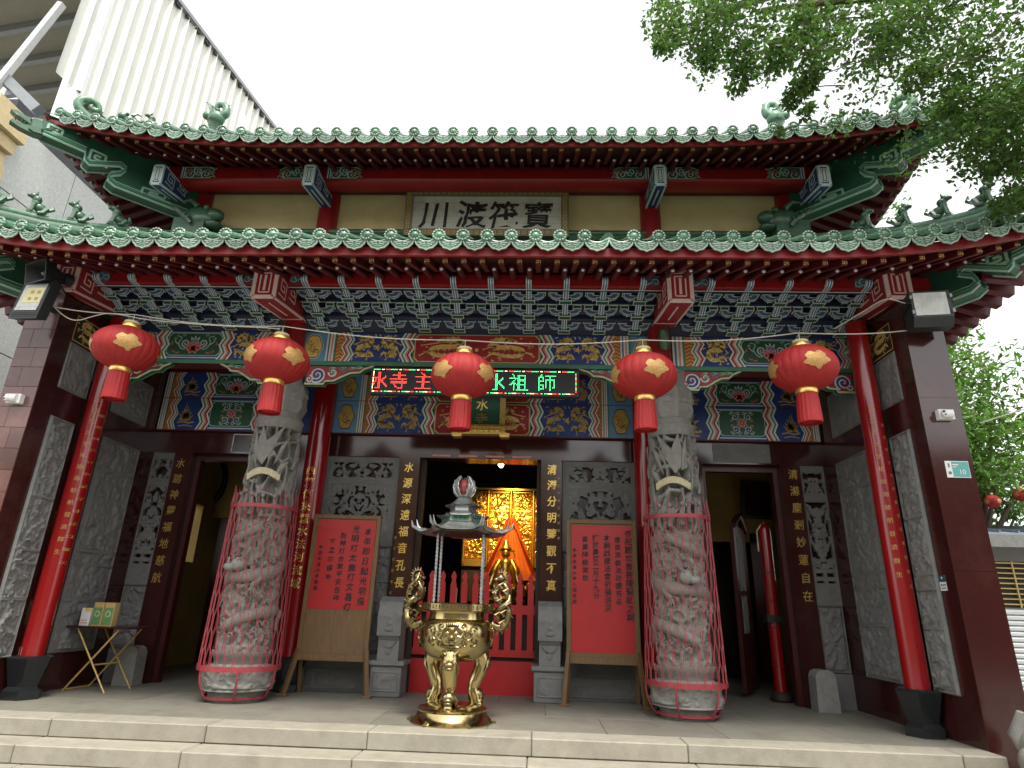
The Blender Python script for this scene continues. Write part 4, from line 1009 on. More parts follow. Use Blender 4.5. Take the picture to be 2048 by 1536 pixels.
        while y<5.2:
            d=min(S-.3,(y-Ye-.05)*hk); t=MB(); l0=lift(y-Ye)
            t.bar((s*(Xc-.03),y,zf-.06+l0),(s*(Xc-.20-max(.2,d-.2)),y,zf+slope_f*max(.2,d-.2)+l0*.3),.10,.12,'rafter_red',up=(0,0,1)); t.build('side_rafter',roof)
            put('drip_tile',ME_DRIP,roof,(s*(Xc),y,zc+lift(y-Ye)-.02),(0,0,s*PI/2),(.84,1,1))
            y+=.22
    return roof, surf, lift
LHK=1.80/2.45
low_roof,low_surf,low_lift=make_roof('lower_roof',4.85,-.80,6.45,.39,3.0,(4.65,1.65),1.70,6.35,1.12,.2625,0.0,(-.62,4.685),(-.25,4.79),.42,.33,.05,.45,.205,missing=(6,),hk=LHK)
up_roof,up_surf,up_lift=make_roof('upper_roof',7.05,.10,6.17,.42,3.7,(4.65,1.65),3.6,9.75,1.12,.264,-.09,(.30,6.965),(.75,7.155),.50,.42,.95,1.45,.22,fb=.125)
# corner beams with dragon heads
def dragon_head():
    mb=MB(); g='glaze_dark'
    mb.prism([(0,-.10),(0,.12),(.10,.13),(.22,.10),(.34,.135),(.40,.11),(.33,.06),(.20,.03),(.14,.0),(.22,-.03),(.35,-.02),(.37,-.06),(.26,-.10),(.12,-.115)],'y',-.055,.055,g)
    mb.prism([(0,-.085),(0,.10),(.09,.11),(.16,.08),(.14,.0),(.16,-.08),(.10,-.10)],'y',-.085,.085,g)
    for s in (-1,1):
        mb.ball((.15,s*.062,.085),.026,8,6,g); mb.ball((.36,s*.035,.115),.022,6,5,g)
        mb.tube([(.06,s*.05,.11),(-.02,s*.07,.16),(-.12,s*.08,.17)],[.022,.018,.004],5,g); mb.tube([(.02,s*.09,-.03),(-.06,s*.12,.02),(-.12,s*.11,.08)],[.03,.02,.004],5,g)
        for k in range(4): mb.tube([(.22+.04*k,s*.04,.028),(.225+.04*k,s*.04,-.005)],[.008,.002],4,g)
        mb.tube([(.34,s*.05,.08),(.30,s*.10,.03),(.20,s*.12,.02)],[.010,.008,.002],4,g)
    mb.tube([(-.1,0,.15),(.05,0,.16),(.15,0,.14)],[.01,.03,.02],5,g); return mb.mesh('dragon_head',50)
ME_HEAD=dragon_head()
def corner_beam(roof,s,P,frets,head_at,dz=0.0,w=.20,hk=1.0,sc=1.0):
    """P: outline (distance along the diagonal, height)"""
    mb=MB(); d=Vector((s*hk,-1,0)); dl=d.length; d.normalize(); n=Vector((-d.y*s,d.x*s,0)); o=Vector((s*4.65,1.65,dz))
    T=lambda q,k:o+d*(q[0]*dl*sc)+n*k+Vector((0,0,q[1]))
    m_=len(P); vs=[T(q,-w/2) for q in P]+[T(q,w/2) for q in P]
    mb.add(vs,[(i,(i+1)%m_,m_+(i+1)%m_,m_+i) for i in range(m_)],'green_paint'); mb.add(vs[:m_],[tuple(range(m_))],'green_paint'); mb.add(vs[m_:],[tuple(range(m_-1,-1,-1))],'green_paint')
    k=LOWN
    for e in (-1,1):
        mb.tube([T(q,e*(w/2+.004)) for q in P[:k]],.018,5,'pale_green'); mb.tube([T((q[0],q[1]+.045),e*(w/2+.002)) for q in P[:k]],.024,6,'mid_green'); mb.tube([T((q[0],q[1]+.085),e*(w/2+.002)) for q in P[:k]],.008,5,'pale_green')
        for (s0,z0_,ww,hh,tl) in frets:
            A=T((s0,z0_),e*(w/2+.004)); fret(mb,A,d+Vector((0,0,tl)),(0,0,1),ww*dl*sc,hh,'pale_green',.030,.004,tuple(n*e))
    ob=mb.build('corner_beam',roof)
    h=T(head_at,0); put('dragon_head',ME_HEAD,roof,h,(0,0,math.atan2(d.y,d.x)),(1.0,1.0,1.0))
    return ob
LOWN=12
up_prof=[(-.05,6.73),(.25,6.72),(.80,6.71),(.87,6.76),(.86,6.84),(.78,6.92),(.745,7.02),(.80,7.06),(1.05,6.885),(1.10,6.93),(1.115,7.06),(1.47,7.07),(1.50,7.28),(1.1,7.36),(-.05,7.5)]
low_prof=[(-.02,4.25),(.3,4.48),(.58,4.64),(.67,4.655),(.70,4.71),(.685,4.82),(.642,4.90),(.665,4.965),(.795,4.755),(.812,4.80),(.818,4.875),(.985,4.95),(1.0,5.14),(.82,5.12),(-.02,5.2)]
for s in (-1,1):
    corner_beam(up_roof,s,up_prof,((1.30,7.12,.15,.13,.05),(.90,6.96,.17,.17,.05),(.28,6.80,.28,.12,-.1)),(1.47,7.16))
    corner_beam(low_roof,s,low_prof,((.725,4.86,.075,.15,.05),(.92,5.0,.06,.11,.05)),(.985,5.05),hk=LHK,sc=2.45)
    # green-painted end scrolls on the long upper beam are added with the upper storey
# hip ridges, curls, beasts
def beast():
    mb=MB(); g='glaze_dark'
    mb.ball((0,0,.10),(.10,.055,.065),9,6,g); mb.ball((.06,0,.15),(.055,.05,.08),9,6,g); mb.ball((.10,0,.235),(.055,.045,.045),9,6,g); mb.ball((.15,0,.225),(.03,.03,.025),7,5,g)
    for s in (-1,1):
        mb.tube([(.08,s*.035,.13),(.10,s*.04,.0)],[.024,.02],6,g); mb.tube([(-.06,s*.05,.10),(-.02,s*.06,.02),(.03,s*.06,.0)],[.04,.03,.02],6,g); mb.tube([(.085,s*.03,.26),(.075,s*.04,.305)],[.018,.004],5,g)
    mb.tube([(-.08,0,.10),(-.13,0,.15),(-.11,0,.21)],[.025,.03,.01],6,g)
    mb.box(-.13,.14,-.045,.045,-.03,.01,g); mb.lathe([(.05,0),(.062,.03),(.045,.06)],8,g,(.06,0,.175)); return mb.mesh('ridge_beast',50)
ME_BEAST=beast()
def big_head():
    mb=MB(); g='glaze_dark'
    mb.ball((0,0,.20),(.22,.13,.18),12,8,g); mb.ball((.20,0,.24),(.13,.11,.10),10,7,g); mb.ball((.20,0,.09),(.12,.10,.055),9,6,g); mb.box(-.30,.12,-.09,.09,-.10,.16,g)
    for s in (-1,1):
        mb.ball((.12,s*.10,.31),.045,8,6,g); mb.tube([(.0,s*.10,.32),(-.10,s*.12,.42),(-.22,s*.12,.40)],[.04,.03,.008],6,g)
        for k in range(5): mb.tube([(-.05-.05*k,s*.12,.05+.05*k),(-.10-.05*k,s*.16,.12+.04*k),(-.06-.05*k,s*.15,.19+.03*k)],[.03,.026,.006],5,g)
    return mb.mesh('hip_dragon_head',50)
ME_BIG=big_head()
for s in (-1,1):
    d=Vector((s*.7071,-.7071,0)); o=Vector((s*4.65,1.65,0)); T=lambda q,z:o+d*(q*1.4142)+Vector((0,0,z)); rz=math.atan2(d.y,d.x)
    TL=lambda q,z:o+Vector((s*1.80*q,-2.45*q,0))+Vector((0,0,z)); rl=math.atan2(-2.45,s*1.80)
    path=[TL(*q) for q in ((.02,6.42),(.12,6.28),(.27,6.10),(.45,5.86),(.60,5.72),(.74,5.63),(.88,5.64),(1.0,5.74))]
    m=MB(); m.tube([p-Vector((0,0,.10)) for p in path],.11,8,'glaze_dark'); m.tube([p+Vector((0,0,.02)) for p in path],.055,8,'glaze'); m.build('hip_ridge',low_roof,60)
    for q,z in ((.32,6.09),(.47,5.90),(.615,5.775),(.76,5.70)): put('ridge_beast',ME_BEAST,low_roof,TL(q,z),(0,0,rl))
    put('hip_dragon_head',ME_BIG,low_roof,Vector((s*4.42,1.42,6.40)),(0,0,PI if s>0 else 0),(1.15,1.0,1.1))
    path=[T(*q) for q in ((-.6,8.75),(-.2,8.42),(.2,8.10),(.55,7.86),(.85,7.70),(1.08,7.66))]
    m=MB(); m.tube(path,[.09,.09,.085,.08,.075,.06],8,'glaze'); 
    sp=[(1.08,7.66),(1.20,7.70),(1.28,7.80),(1.27,7.93),(1.19,7.99),(1.12,7.95),(1.11,7.88),(1.155,7.855),(1.185,7.89),(1.165,7.92)]
    q=[T(*a) for a in [(b.x,b.y) for b in spline([Vector((a,b,0)) for a,b in sp],30)]]; m.tube(q,[.075-.050*i/30 for i in range(31)],7,'glaze'); m.build('hip_ridge',up_roof,60)
    b=put('hip_dragon',ME_BIG,up_roof,T(.82,7.82),(0,0,rz),(.55,.6,.6)); put('ridge_beast',ME_BEAST,up_roof,T(.60,7.98),(0,0,rz),(.9,.9,.9))
    c0=px(430 if s<0 else 1553,246,1,2.1); m=MB()
    m.lathe([(.12,-.7),(.10,-.05),(.14,.0)],10,'glaze_dark'); m.ball((0,0,.10),(.16,.13,.14),12,8,'glaze'); m.ball((s*.14,-.04,.12),(.09,.08,.07),10,7,'glaze')
    tl=spline([(-s*.06,0,.12),(-s*.16,0,.22),(-s*.12,0,.38),(s*.0,0,.40),(s*.03,0,.31),(-s*.03,0,.28)],20); m.tube(tl,[.085-.003*i for i in range(21)],8,'glaze')
    for k in range(6): q=tl[3*k+1]; m.tube([q,q+Vector((-s*.07,0,.06))],[.035,.004],5,'glaze')
    for k in range(4): m.tube([(s*.05,-.09,.16),(s*.02+.03*k*s,-.13,.25+.03*k),(s*(.12+.03*k),-.10,.32+.02*k)],[.03,.024,.004],5,'glaze_pale')
    m.build('roof_ornament',up_roof,50,c0)
# ------------------------------------------------------------------ upper storey
m=MB(); m.box(-4.62,4.62,1.75,5.2,5.6,7.62,'plaster_yellow'); upw=m.build('upper_wall',temple)
m=MB(); m.box(-4.7,4.7,1.60,1.75,6.2,6.50,'glaze_dark'); m.tube([(-4.7,1.62,6.51),(4.7,1.62,6.51)],.05,8,'glaze_dark'); m.build('wall_ridge',low_roof,60)
for x in (-4.62,-2.53,2.53,4.62):
    m=MB(); m.lathe([(.155,6.2),(.155,7.6)],20,'red_paint',(x,1.70,0)); m.build('upper_post',upw,60)
m=MB(); m.cbox(-5.5,5.5,1.15,1.45,7.10,7.40,'red_paint',.045); m.box(-5.3,5.3,1.36,1.62,7.20,7.75,'rafter_red'); m.build('upper_beam',upw,60)
for s in (-1,1):
    for xc in (2.53,4.80):
        for e in (-1,1):
            if xc>4 and e*s>0: L0,L1=.10,.42
            else: L0,L1=.10,.66
            d=Deco(); w=L1-L0; h=.205
            edge=[(0,-h/2),(w*.8,-h/2),(w*.92,-h*.36),(w,-h*.45),(w*.93,-h*.2),(w*.86,-h*.1),(w*.97,0),(w*.86,h*.1),(w*.93,h*.2),(w,h*.45),(w*.92,h*.36),(w*.8,h/2),(0,h/2)]
            f=e; P=[(f*a,b) for a,b in edge]
            d.poly2(P if f>0 else P[::-1],'pale_green',0); P=[(f*a*.96,b*.88) for a,b in edge]; d.poly2(P if f>0 else P[::-1],'green_paint',1)
            d.stripes(*sorted((0,f*.07)),-h/2,h/2,['steel_blue','pale_line','navy','pale_line'],2)
            for q in range(3): d.spiral((f*(.14+.13*q),.03*(1 if q%2 else -1)),.075,1.4,q*2.1,'pale_line',2,.018,1 if q%2 else -1); 
            for q in range(3):
                for a in range(5): d.petal((f*(.14+.14*q),-.02*(1 if q%2 else -1)),a*1.256,.05,.03,'crimson' if q!=1 else 'steel_blue',3,'pink_paint' if q!=1 else 'pale_line')
            d.build('painted_scroll',upw,None,(s*xc+f*L0,1.146,7.25))
# ------------------------------------------------------------------ boards and signs on the temple
t=thing('name_board','stone name board with four black brush characters on the yellow upper wall','plaque',(0,1.52,6.80))
m=MB(); w,h,f=1.26,.40,.115
for a,b,c,d in ((-w,w,h-f,h),(-w,w,-h,-h+f),(-w,-w+f,-h+f,h-f),(w-f,w,-h+f,h-f)): m.box(a,b,-.03,.10,c,d,'plaque_frame')
for k in range(28):
    x=-w+.05+k*(2*w-.1)/27
    for zz in (h-f/2,-h+f/2): m.box(x-.028,x+.028,-.034,-.03,zz-.028,zz+.028,'gold_dark'); m.box(x-.016,x+.016,-.037,-.03,zz-.016,zz+.016,'plaque_frame')
for k in range(8):
    z=-h+f+.03+k*(2*h-2*f-.06)/7
    for xx in (-w+f/2,w-f/2): m.box(xx-.028,xx+.028,-.034,-.03,z-.028,z+.028,'gold_dark'); m.box(xx-.016,xx+.016,-.037,-.03,z-.016,z+.016,'plaque_frame')
m.build('frame',t)
m=MB(); m.box(-w+f,w-f,0,.08,-h+f,h-f,'marble')
m.build('marble_face',t)
m=MB()
for k in range(1,5): m.box(-w+f,w-f,-.0012,.0,-h+f+k*.115,-h+f+k*.115+.002,'plaque_frame')
m.build('slab_joint',t)
m=MB(); letters(m,'川渡筏寶',.49,'ink',lambda i:((-.80,-.23,.27,.79)[i],-.035),.016,.07,.08,.98); m.build('brush_characters',t,None,(0,-.004,0))
t.rotation_euler=(R(4),0,0)
t=thing('led_sign','black scrolling display with red and green dot characters under the painted beam','sign',(0,1.02,3.86))
m=MB(); m.cbox(-1.37,1.37,0,.10,-.185,.185,'black_plastic',.012); m.box(-1.345,1.345,-.003,.0,-.165,.165,'ink'); m.build('case',t)
pit=.0178; cols=int(2.66/pit); rows=18
def raster(ch,n=13):
    vs,fs=glyph(ch,.0); out=[]
    tri=[]
    for f in fs:
        for q in range(1,len(f)-1): tri.append((vs[f[0]],vs[f[q]],vs[f[q+1]]))
    for j in range(n):
        for i in range(n):
            u=(i+.5)/n-.5; v=(j+.5)/n-.5; u*=.98; v*=.98; hit=False
            for du,dv in ((0,0),(.010,0),(0,.010)):
                U,V=u+du,v+dv
                for a,b,c in tri:
                    d1=(U-b[0])*(a[1]-b[1])-(a[0]-b[0])*(V-b[1]); d2=(U-c[0])*(b[1]-c[1])-(b[0]-c[0])*(V-c[1]); d3=(U-a[0])*(c[1]-a[1])-(c[0]-a[0])*(V-a[1])
                    if not((d1<0 or d2<0 or d3<0) and (d1>0 or d2>0 or d3>0)): hit=True; break
                if hit: break
            if hit: out.append((i,j))
    return out
dots={'led_red':MB(),'led_green':MB(),'led_amber':MB()}
def dot(c,x,z,r=.0050): dots[c].add([(x+r*math.cos(a),-.0055,z+r*math.sin(a)) for a in [PI/3*k for k in range(6)]],[(0,1,2,3,4,5)],c)
for x0,ch,c in ((-1.36,'水','led_red'),(-1.10,'寺','led_red'),(-.78,'主','led_red'),(-.47,'祖','led_red'),(-.16,'師','led_red'),(.18,'水','led_green'),(.47,'祖','led_green'),(.83,'師','led_green')):
    for i,j in raster(ch,14):
        x=x0+i*pit
        if x>-1.335: dot(c,x,-.122+j*pit)
seq=['led_green']*5+['led_amber']*3+['led_red']*5
for i in range(int(2.64/pit)):
    if i%1==0:
        c=seq[(i//1)%13]; 
        if i%13 in (5,8): continue
        dot(c,-1.32+i*pit,.152,.0052); dot(seq[(i+6)%13],-1.32+i*pit,-.152,.0052)
for j in range(15):
    dot('led_amber' if j%5 else 'led_red',-1.325,-.125+j*pit); dot('led_red' if j%4<2 else 'led_green',1.325,-.125+j*pit)
for k in dots: dots[k].build('lit_dots',t)['kind']='stuff'
t=thing('door_plaque','small upright green plaque with two gilt characters and a gold carved foot','plaque',(.03,2.02,3.40))
m=MB(); m.box(-.26,.26,.0,.06,.12,.82,'green_paint'); m.build('panel',t)
m=MB()
for s in (-1,1):
    a,b=sorted((s*.26,s*.34)); m.box(a,b,-.02,.06,.12,.82,'gold_dark')
build_split(m,'frame_rail',t,50)
m=MB(); m.prism([(-.36,.12),(-.32,.16),(.32,.16),(.36,.12),(.34,.05),(.42,.03),(.40,-.02),(.28,-.02),(.26,.02),(-.26,.02),(-.28,-.02),(-.40,-.02),(-.42,.03),(-.34,.05)],'y',-.05,.08,'gold_leaf')
for k in range(17): m.ball((-.32+.04*k,-.055,.13),.017,6,4,'gold_leaf')
for k in range(7): m.ball((-.24+.08*k,-.055,.07),(.035,.02,.02),7,4,'gold_leaf')
m.build('carved_foot',t,40)
m=MB(); letters(m,'水寺',.19,'gold_leaf',lambda i:(.0,.47-.215*i),.012,.05); m.build('gilt_characters',t,None,(0,-.004,0))

# ------------------------------------------------------------------ lanterns on the wire
a_,b_=.360,.252
def lantern_body(lob=24):
    mb=MB(); nu,nv=120,26
    def f(u,v):
        ph=-1.30+2.60*v; th=2*PI*u; g=abs(math.sin(th*lob/2)); r=a_*math.cos(ph)*(1-.03*(1-g)**2.2)
        return (r*math.cos(th),r*math.sin(th),b_*math.sin(ph)/math.sin(1.30)*.985)
    mb.grid(nu,nv,f,'cloth_red',wrap=True); return mb.mesh('paper_body',50)
ME_LB=lantern_body()
def patch_mesh():
    mb=MB()
    for k in range(4):
        th0=k*PI/2-PI/2; c=[]; N=44; rings=5
        vs=[]
        for q in range(rings+1):
            for i in range(N):
                a=2*PI*i/N; rad=(.35+.05*math.cos(5*a+.6)+.030*math.cos(9*a))*q/rings
                th=th0+rad*math.cos(a); ph=-.10+rad*math.sin(a)*1.02; r=a_*math.cos(ph)+.004
                vs.append((r*math.cos(th),r*math.sin(th),(b_*math.sin(ph)/math.sin(1.30)*.985)+.003))
        mb.add(vs,[(q*N+i,q*N+(i+1)%N,(q+1)*N+(i+1)%N,(q+1)*N+i) for q in range(rings) for i in range(N)],'cloth_gold')
    return mb.mesh('gold_blossom',40)
ME_PATCH=patch_mesh()
m=MB(); m.lathe([(.10,0),(.105,.015),(.095,.05),(.10,.055)],20,'gold_leaf',(0,0,b_*.97)); m.lathe([(.085,0),(.085,.035)],16,'stone_cream',(0,0,b_*.97+.055)); ME_CAP=m.mesh('top_cap',50)
m=MB(); m.lathe([(.112,-.055),(.118,-.03),(.112,0)],24,'gold_leaf',(0,0,-b_*.97)); ME_RING=m.mesh('bottom_ring',50)
m=MB(); m.lathe([(.105,0),(.112,-.05),(.118,-.16),(.122,-.28),(.118,-.325)],60,'tassel',(0,0,-b_*.97-.055),mod=lambda a,z:1+.035*math.sin(a*17)+.02*math.sin(a*41+z*9),cap=False); m.lathe([(.10,-.30),(.02,-.305)],24,'tassel',(0,0,-b_*.97-.055)); ME_TAS=m.mesh('tassel',60)
m=MB(); m.tube([(0,0,b_+.07),(0,0,b_+.18)],.006,5,'wire_white'); m.tube([(.02,0,b_+.12),(0,0,b_+.16),(-.02,0,b_+.12),(0,0,b_+.09),(.02,0,b_+.12)],.005,5,'black_metal'); ME_HOOKL=m.mesh('hanging_hook',60)
LY=-.05; lant=[]
for x,y,rot,lab in ((252,697,.62,'red globe lantern with gold blossom hanging beside the left floodlight'),(555,722,.92,'red globe lantern hanging in front of the left carved dragon column'),(926,752,.95,'red globe lantern hanging in front of the scrolling display'),(1288,752,.22,'red globe lantern hanging in front of the right carved dragon column'),(1607,738,.0,'bright red globe lantern hanging before the right side doorway')):
    p=px(x,y,1,LY); p.z+=.0
    t=thing('red_lantern',lab,'lantern',p,rot,'red lanterns strung along the porch'); lant.append(p)
    put('paper_body',ME_LB,t,None,None,(1,1,1)); 
    o=put('gold_blossom',ME_PATCH,t); put('top_cap',ME_CAP,t); put('bottom_ring',ME_RING,t); put('tassel',ME_TAS,t); put('hanging_hook',ME_HOOKL,t)
    t.rotation_euler=(rng.uniform(-.02,.02),rng.uniform(-.02,.02),rot)
m=MB(); P=[px(40,598,1,-.12)]+[q+Vector((0,0,b_+.185)) for q in lant]+[px(1885,652,1,.0)]
pts=[]
for a,b in zip(P[:-1],P[1:]):
    for k in range(8):
        t_=k/8; q=a.lerp(b,t_); q.z-=.05*math.sin(PI*t_)*(1 if (b-a).length>.5 else .2); pts.append(q)
pts.append(P[-1]); m.tube(pts,.0065,5,'wire_white'); tag(m.build('lantern_wire',None,60),'thin pale wire carrying the red lanterns across the porch','wire')
m=MB(); q=[px(*a,1,-.10) for a in ((100,605),(120,625),(140,638),(160,640),(185,633),(215,627),(245,630),(300,640),(420,650),(520,655),(560,658))]; m.tube(spline(q,40),.006,5,'wire_white'); tag(m.build('loose_cable',None,60),'loose pale cable sagging from the left floodlight to the lantern wire','cable')
m=MB(); a=px(1960,846,1,.3); b=Vector((13.5,-1.5,6.2)); m.tube([a.lerp(b,k/10)-Vector((0,0,.18*math.sin(PI*k/10))) for k in range(11)],.008,5,'wire_white'); tag(m.build('guy_wire',None,60),'pale wire running from the right pillar past the bright trees','wire')

# ------------------------------------------------------------------ lamps, speaker, cameras, plates
t=thing('floodlight','black square floodlight with yellow chip panel on the left pillar','floodlight',(-5.08,-.26,4.33),R(8))
m=MB(); m.prism([(-.03,.27),(-.03,-.27),(.10,-.22),(.10,.24)],'x',-.185,.185,'black_plastic'); m.build('housing',t)
m=MB(); m.box(-.145,.145,-.036,-.03,-.12,.20,'lamp_glass'); m.build('glass',t)
m=MB(); m.box(-.10,.14,-.039,-.035,-.06,.14,'led_yellow')
for i in range(2):
    for j in range(2): m.box(-.03+.09*i,.01+.09*i,-.042,-.038,0+.09*j-.03,.04+.09*j-.03,'gold_dark')
m.build('chip_panel',t)
m=MB(); m.box(-.145,.145,-.040,-.034,-.165,-.125,'lamp_glass'); m.build('reflector_lip',t); m=MB()
for k in range(3): m.box(-.165,.165,-.036,-.03,-.20-.022*k,-.192-.022*k,'black_metal')
m.build('cooling_fin',t); m=MB(); m.bar((0,.1,.0),(0,.36,.05),.10,.04,'black_metal'); m.build('mounting_arm',t); t.rotation_euler=(R(-6),R(2),R(-6))
t=thing('floodlight','wide black floodlight with clouded glass on the right pillar','floodlight',(5.15,-.25,4.37),R(-8))
m=MB(); m.prism([(-.03,.17),(-.03,-.14),(.02,-.24),(.20,-.22),(.20,.16)],'x',-.20,.20,'black_plastic'); m.build('housing',t)
m=MB(); m.box(-.175,.16,-.037,-.03,-.12,.15,'lamp_glass'); m.build('glass',t)
m=MB()
for s in (-1,1): m.bar((s*.215,-.02,.05),(s*.215,.2,.0),.02,.05,'black_metal'); m.box(s*.20-.012,s*.20+.012,-.05,-.03,-.10,-.06,'steel_grey'); m.box(s*.20-.012,s*.20+.012,-.05,-.03,.08,.12,'steel_grey')
m.bar((0,.2,-.1),(0,.3,-.1),.1,.06,'black_metal'); build_split(m,'bracket',t)
m=MB(); m.tube(spline([(-.2,.1,.10),(-.4,.1,.16),(-.6,.3,.10),(-.85,.5,.0)],14),.008,5,'wire_white'); m.build('cable',t,60)
t=thing('horn_speaker','black square horn loudspeaker tucked under the left eave','speaker',px(78,545,1,-.32),R(-22))
m=MB(); o_=[(-.20,-.13),(.20,-.13),(.20,.13),(-.20,.13)]; i_=[(-.05,-.04),(.05,-.04),(.05,.04),(-.05,.04)]
vs=[(a,-.04,b) for a,b in o_]+[(a,.26,b) for a,b in i_]+[(a*.94,-.04,b*.92) for a,b in o_]+[(a*.8,.22,b*.8) for a,b in i_]
m.add(vs,[(0,1,5,4),(1,2,6,5),(2,3,7,6),(3,0,4,7),(8,12,13,9),(9,13,14,10),(10,14,15,11),(11,15,12,8),(0,8,9,1),(1,9,10,2),(2,10,11,3),(3,11,8,0),(12,15,14,13),(4,5,6,7)],'black_plastic'); m.build('horn',t)
m=MB(); m.tube([(0,.22,0),(0,.06,0),(0,.03,0)],[.03,.035,.012],10,'steel_grey'); m.build('driver_plug',t,50); t.rotation_euler=(R(12),0,R(-22)); m=MB(); m.tube([(0,.26,0),(0,.36,0)],.075,14,'black_plastic'); m.bar((0,.2,-.05),(.0,.3,-.2),.05,.02,'black_metal'); m.build('driver',t,50)
for s,pxx in ((-1,(31,798)),(1,(1890,830))):
    p=px(*pxx,1,.0 if s>0 else .045); t=thing('security_camera','white dome security camera on the %s granite pillar, %s'%(('left','under the floodlight and cable') if s<0 else ('right','above the teal number plate')),'camera',p)
    m=MB(); m.box(-.08,.08,-.03,.035,-.055,.055,'plastic_white'); m.tube([(-.04,-.03,0),(.05,-.03,0)],.05,12,'plastic_white'); m.build('body',t,50)
    m=MB(); m.ball((-.045,-.07,-.005),(.035,.03,.045),10,8,'plastic_white'); m.build('eyeball',t,60); m=MB(); m.ball((-.062,-.09,.012),.014,8,6,'black_plastic'); m.ball((-.052,-.095,-.02),.010,8,6,'black_plastic'); m.build('lens',t,60)
c0=px(1888,922,1,.026); c1=px(1942,956,1,.026); t=thing('number_plate','teal and white house number plate reading 10 on the right pillar','number plate',((c0.x+c1.x)/2,.026,(c0.z+c1.z)/2)); w,h=(c1.x-c0.x)/2,(c0.z-c1.z)/2
m=MB(); m.box(-w,w,-.008,0,-h,h,'sign_white'); m.build('plate',t); d=Deco(); d.LV=.001
d.rect(-w*.48,w*.96,-h*.92,h*.92,'sign_teal',1); letters(d,'10',h*.85,'sign_white',lambda i:(w*(.18+.30*i),-h*.32),.0); d.v=[(a,-.0025 if b==0 else b,c) for a,b,c in d.v]
d.rect(-w*.42,w*.1,h*.5,h*.62,'sign_white',2); d.rect(-w*.42,-w*.1,h*.25,h*.33,'sign_white',2); d.disc((-w*.73,-h*.45),w*.16,'stone_grey',2,6); d.rect(-w*.80,-w*.66,h*.2,h*.7,'stone_grey',2); d.build('print',t,None,(0,-.009,0))
p=px(1886,1166,0,4.995); t=thing('wall_sticker','small white and navy sticker with tiny print on the right inner wall','sticker',(4.994,p.y,p.z),-PI/2); d=Deco(); d.rect(-.055,.055,-.075,.075,'sign_white',0); d.rect(-.055,.055,.01,.075,'sign_navy',1); d.disc((0,.05),.012,'sign_white',2)
for k in range(3): d.rect(-.04+.03*k,-.02+.03*k,-.03,-.01,'sign_navy',1)
d.rect(-.04,.04,-.055,-.045,'sign_navy',1); d.build('print',t)

# ------------------------------------------------------------------ wire cages round the dragon columns
def cage(s):
    t=thing('wire_cage','red wire mesh cage around the %s carved dragon column'%('left' if s<0 else 'right'),'cage',(-2.64 if s<0 else 2.585,1.37,0),0,'cages around the carved columns')
    zt,zb=2.20,.36; rad=lambda z:.455-.06*(z-zb)/(zt-zb); N=60
    m=MB()
    for z,hh in ((zt,.045),(zb,.055)):
        r=rad(z); m.lathe([(r,-hh/2),(r+.012,-hh/2),(r+.012,hh/2),(r,hh/2),(r,-hh/2)],48,'cage_red',(0,0,z),cap=False)
    build_split(m,'band',t,40)
    m=MB(); L=.135; G=.075
    for k in range(N):
        a=2*PI*k/N; sgn=1 if k%2 else -1; da=2*PI/N*.27; z=zb; pts=[]; st=0
        while z<zt+.02:
            o=da*sgn*(1 if st%2 else -1); r=rad(z); pts.append(Vector((r*math.sin(a+o),-r*math.cos(a+o),z))); z+=L
            r=rad(z); pts.append(Vector((r*math.sin(a+o),-r*math.cos(a+o),min(z,zt)))); z+=G; st+=1
        tip=.16+.05*(k%3); r=rad(zt)+.01; lean=.05*math.sin(k*2.3); pts.append(Vector((r*math.sin(a),-r*math.cos(a),zt)))
        if k%2==0: pts.append(Vector(((r-.02)*math.sin(a+lean),-(r-.02)*math.cos(a+lean),zt+tip)))
        m.tube(pts,.0045,4,'cage_red',cap=False)
    m.build('wire_mesh',t)
    for k in range(6):
        a=2*PI*k/6+.5+.1*s; m=MB(); f=lambda r,z:(r*math.sin(a),-r*math.cos(a),z)
        m.tube(spline([f(.46,.36),f(.455,.24),f(.41,.12),f(.36,.05),f(.345,.03)],12),.012,6,'cage_red'); m.build('strut',t,60)
    m=MB(); m.lathe([(.34,.035),(.352,.035),(.352,.062),(.34,.062),(.34,.035)],40,'cage_red',cap=False); m.build('foot_ring',t,40)
cage(-1); cage(1)

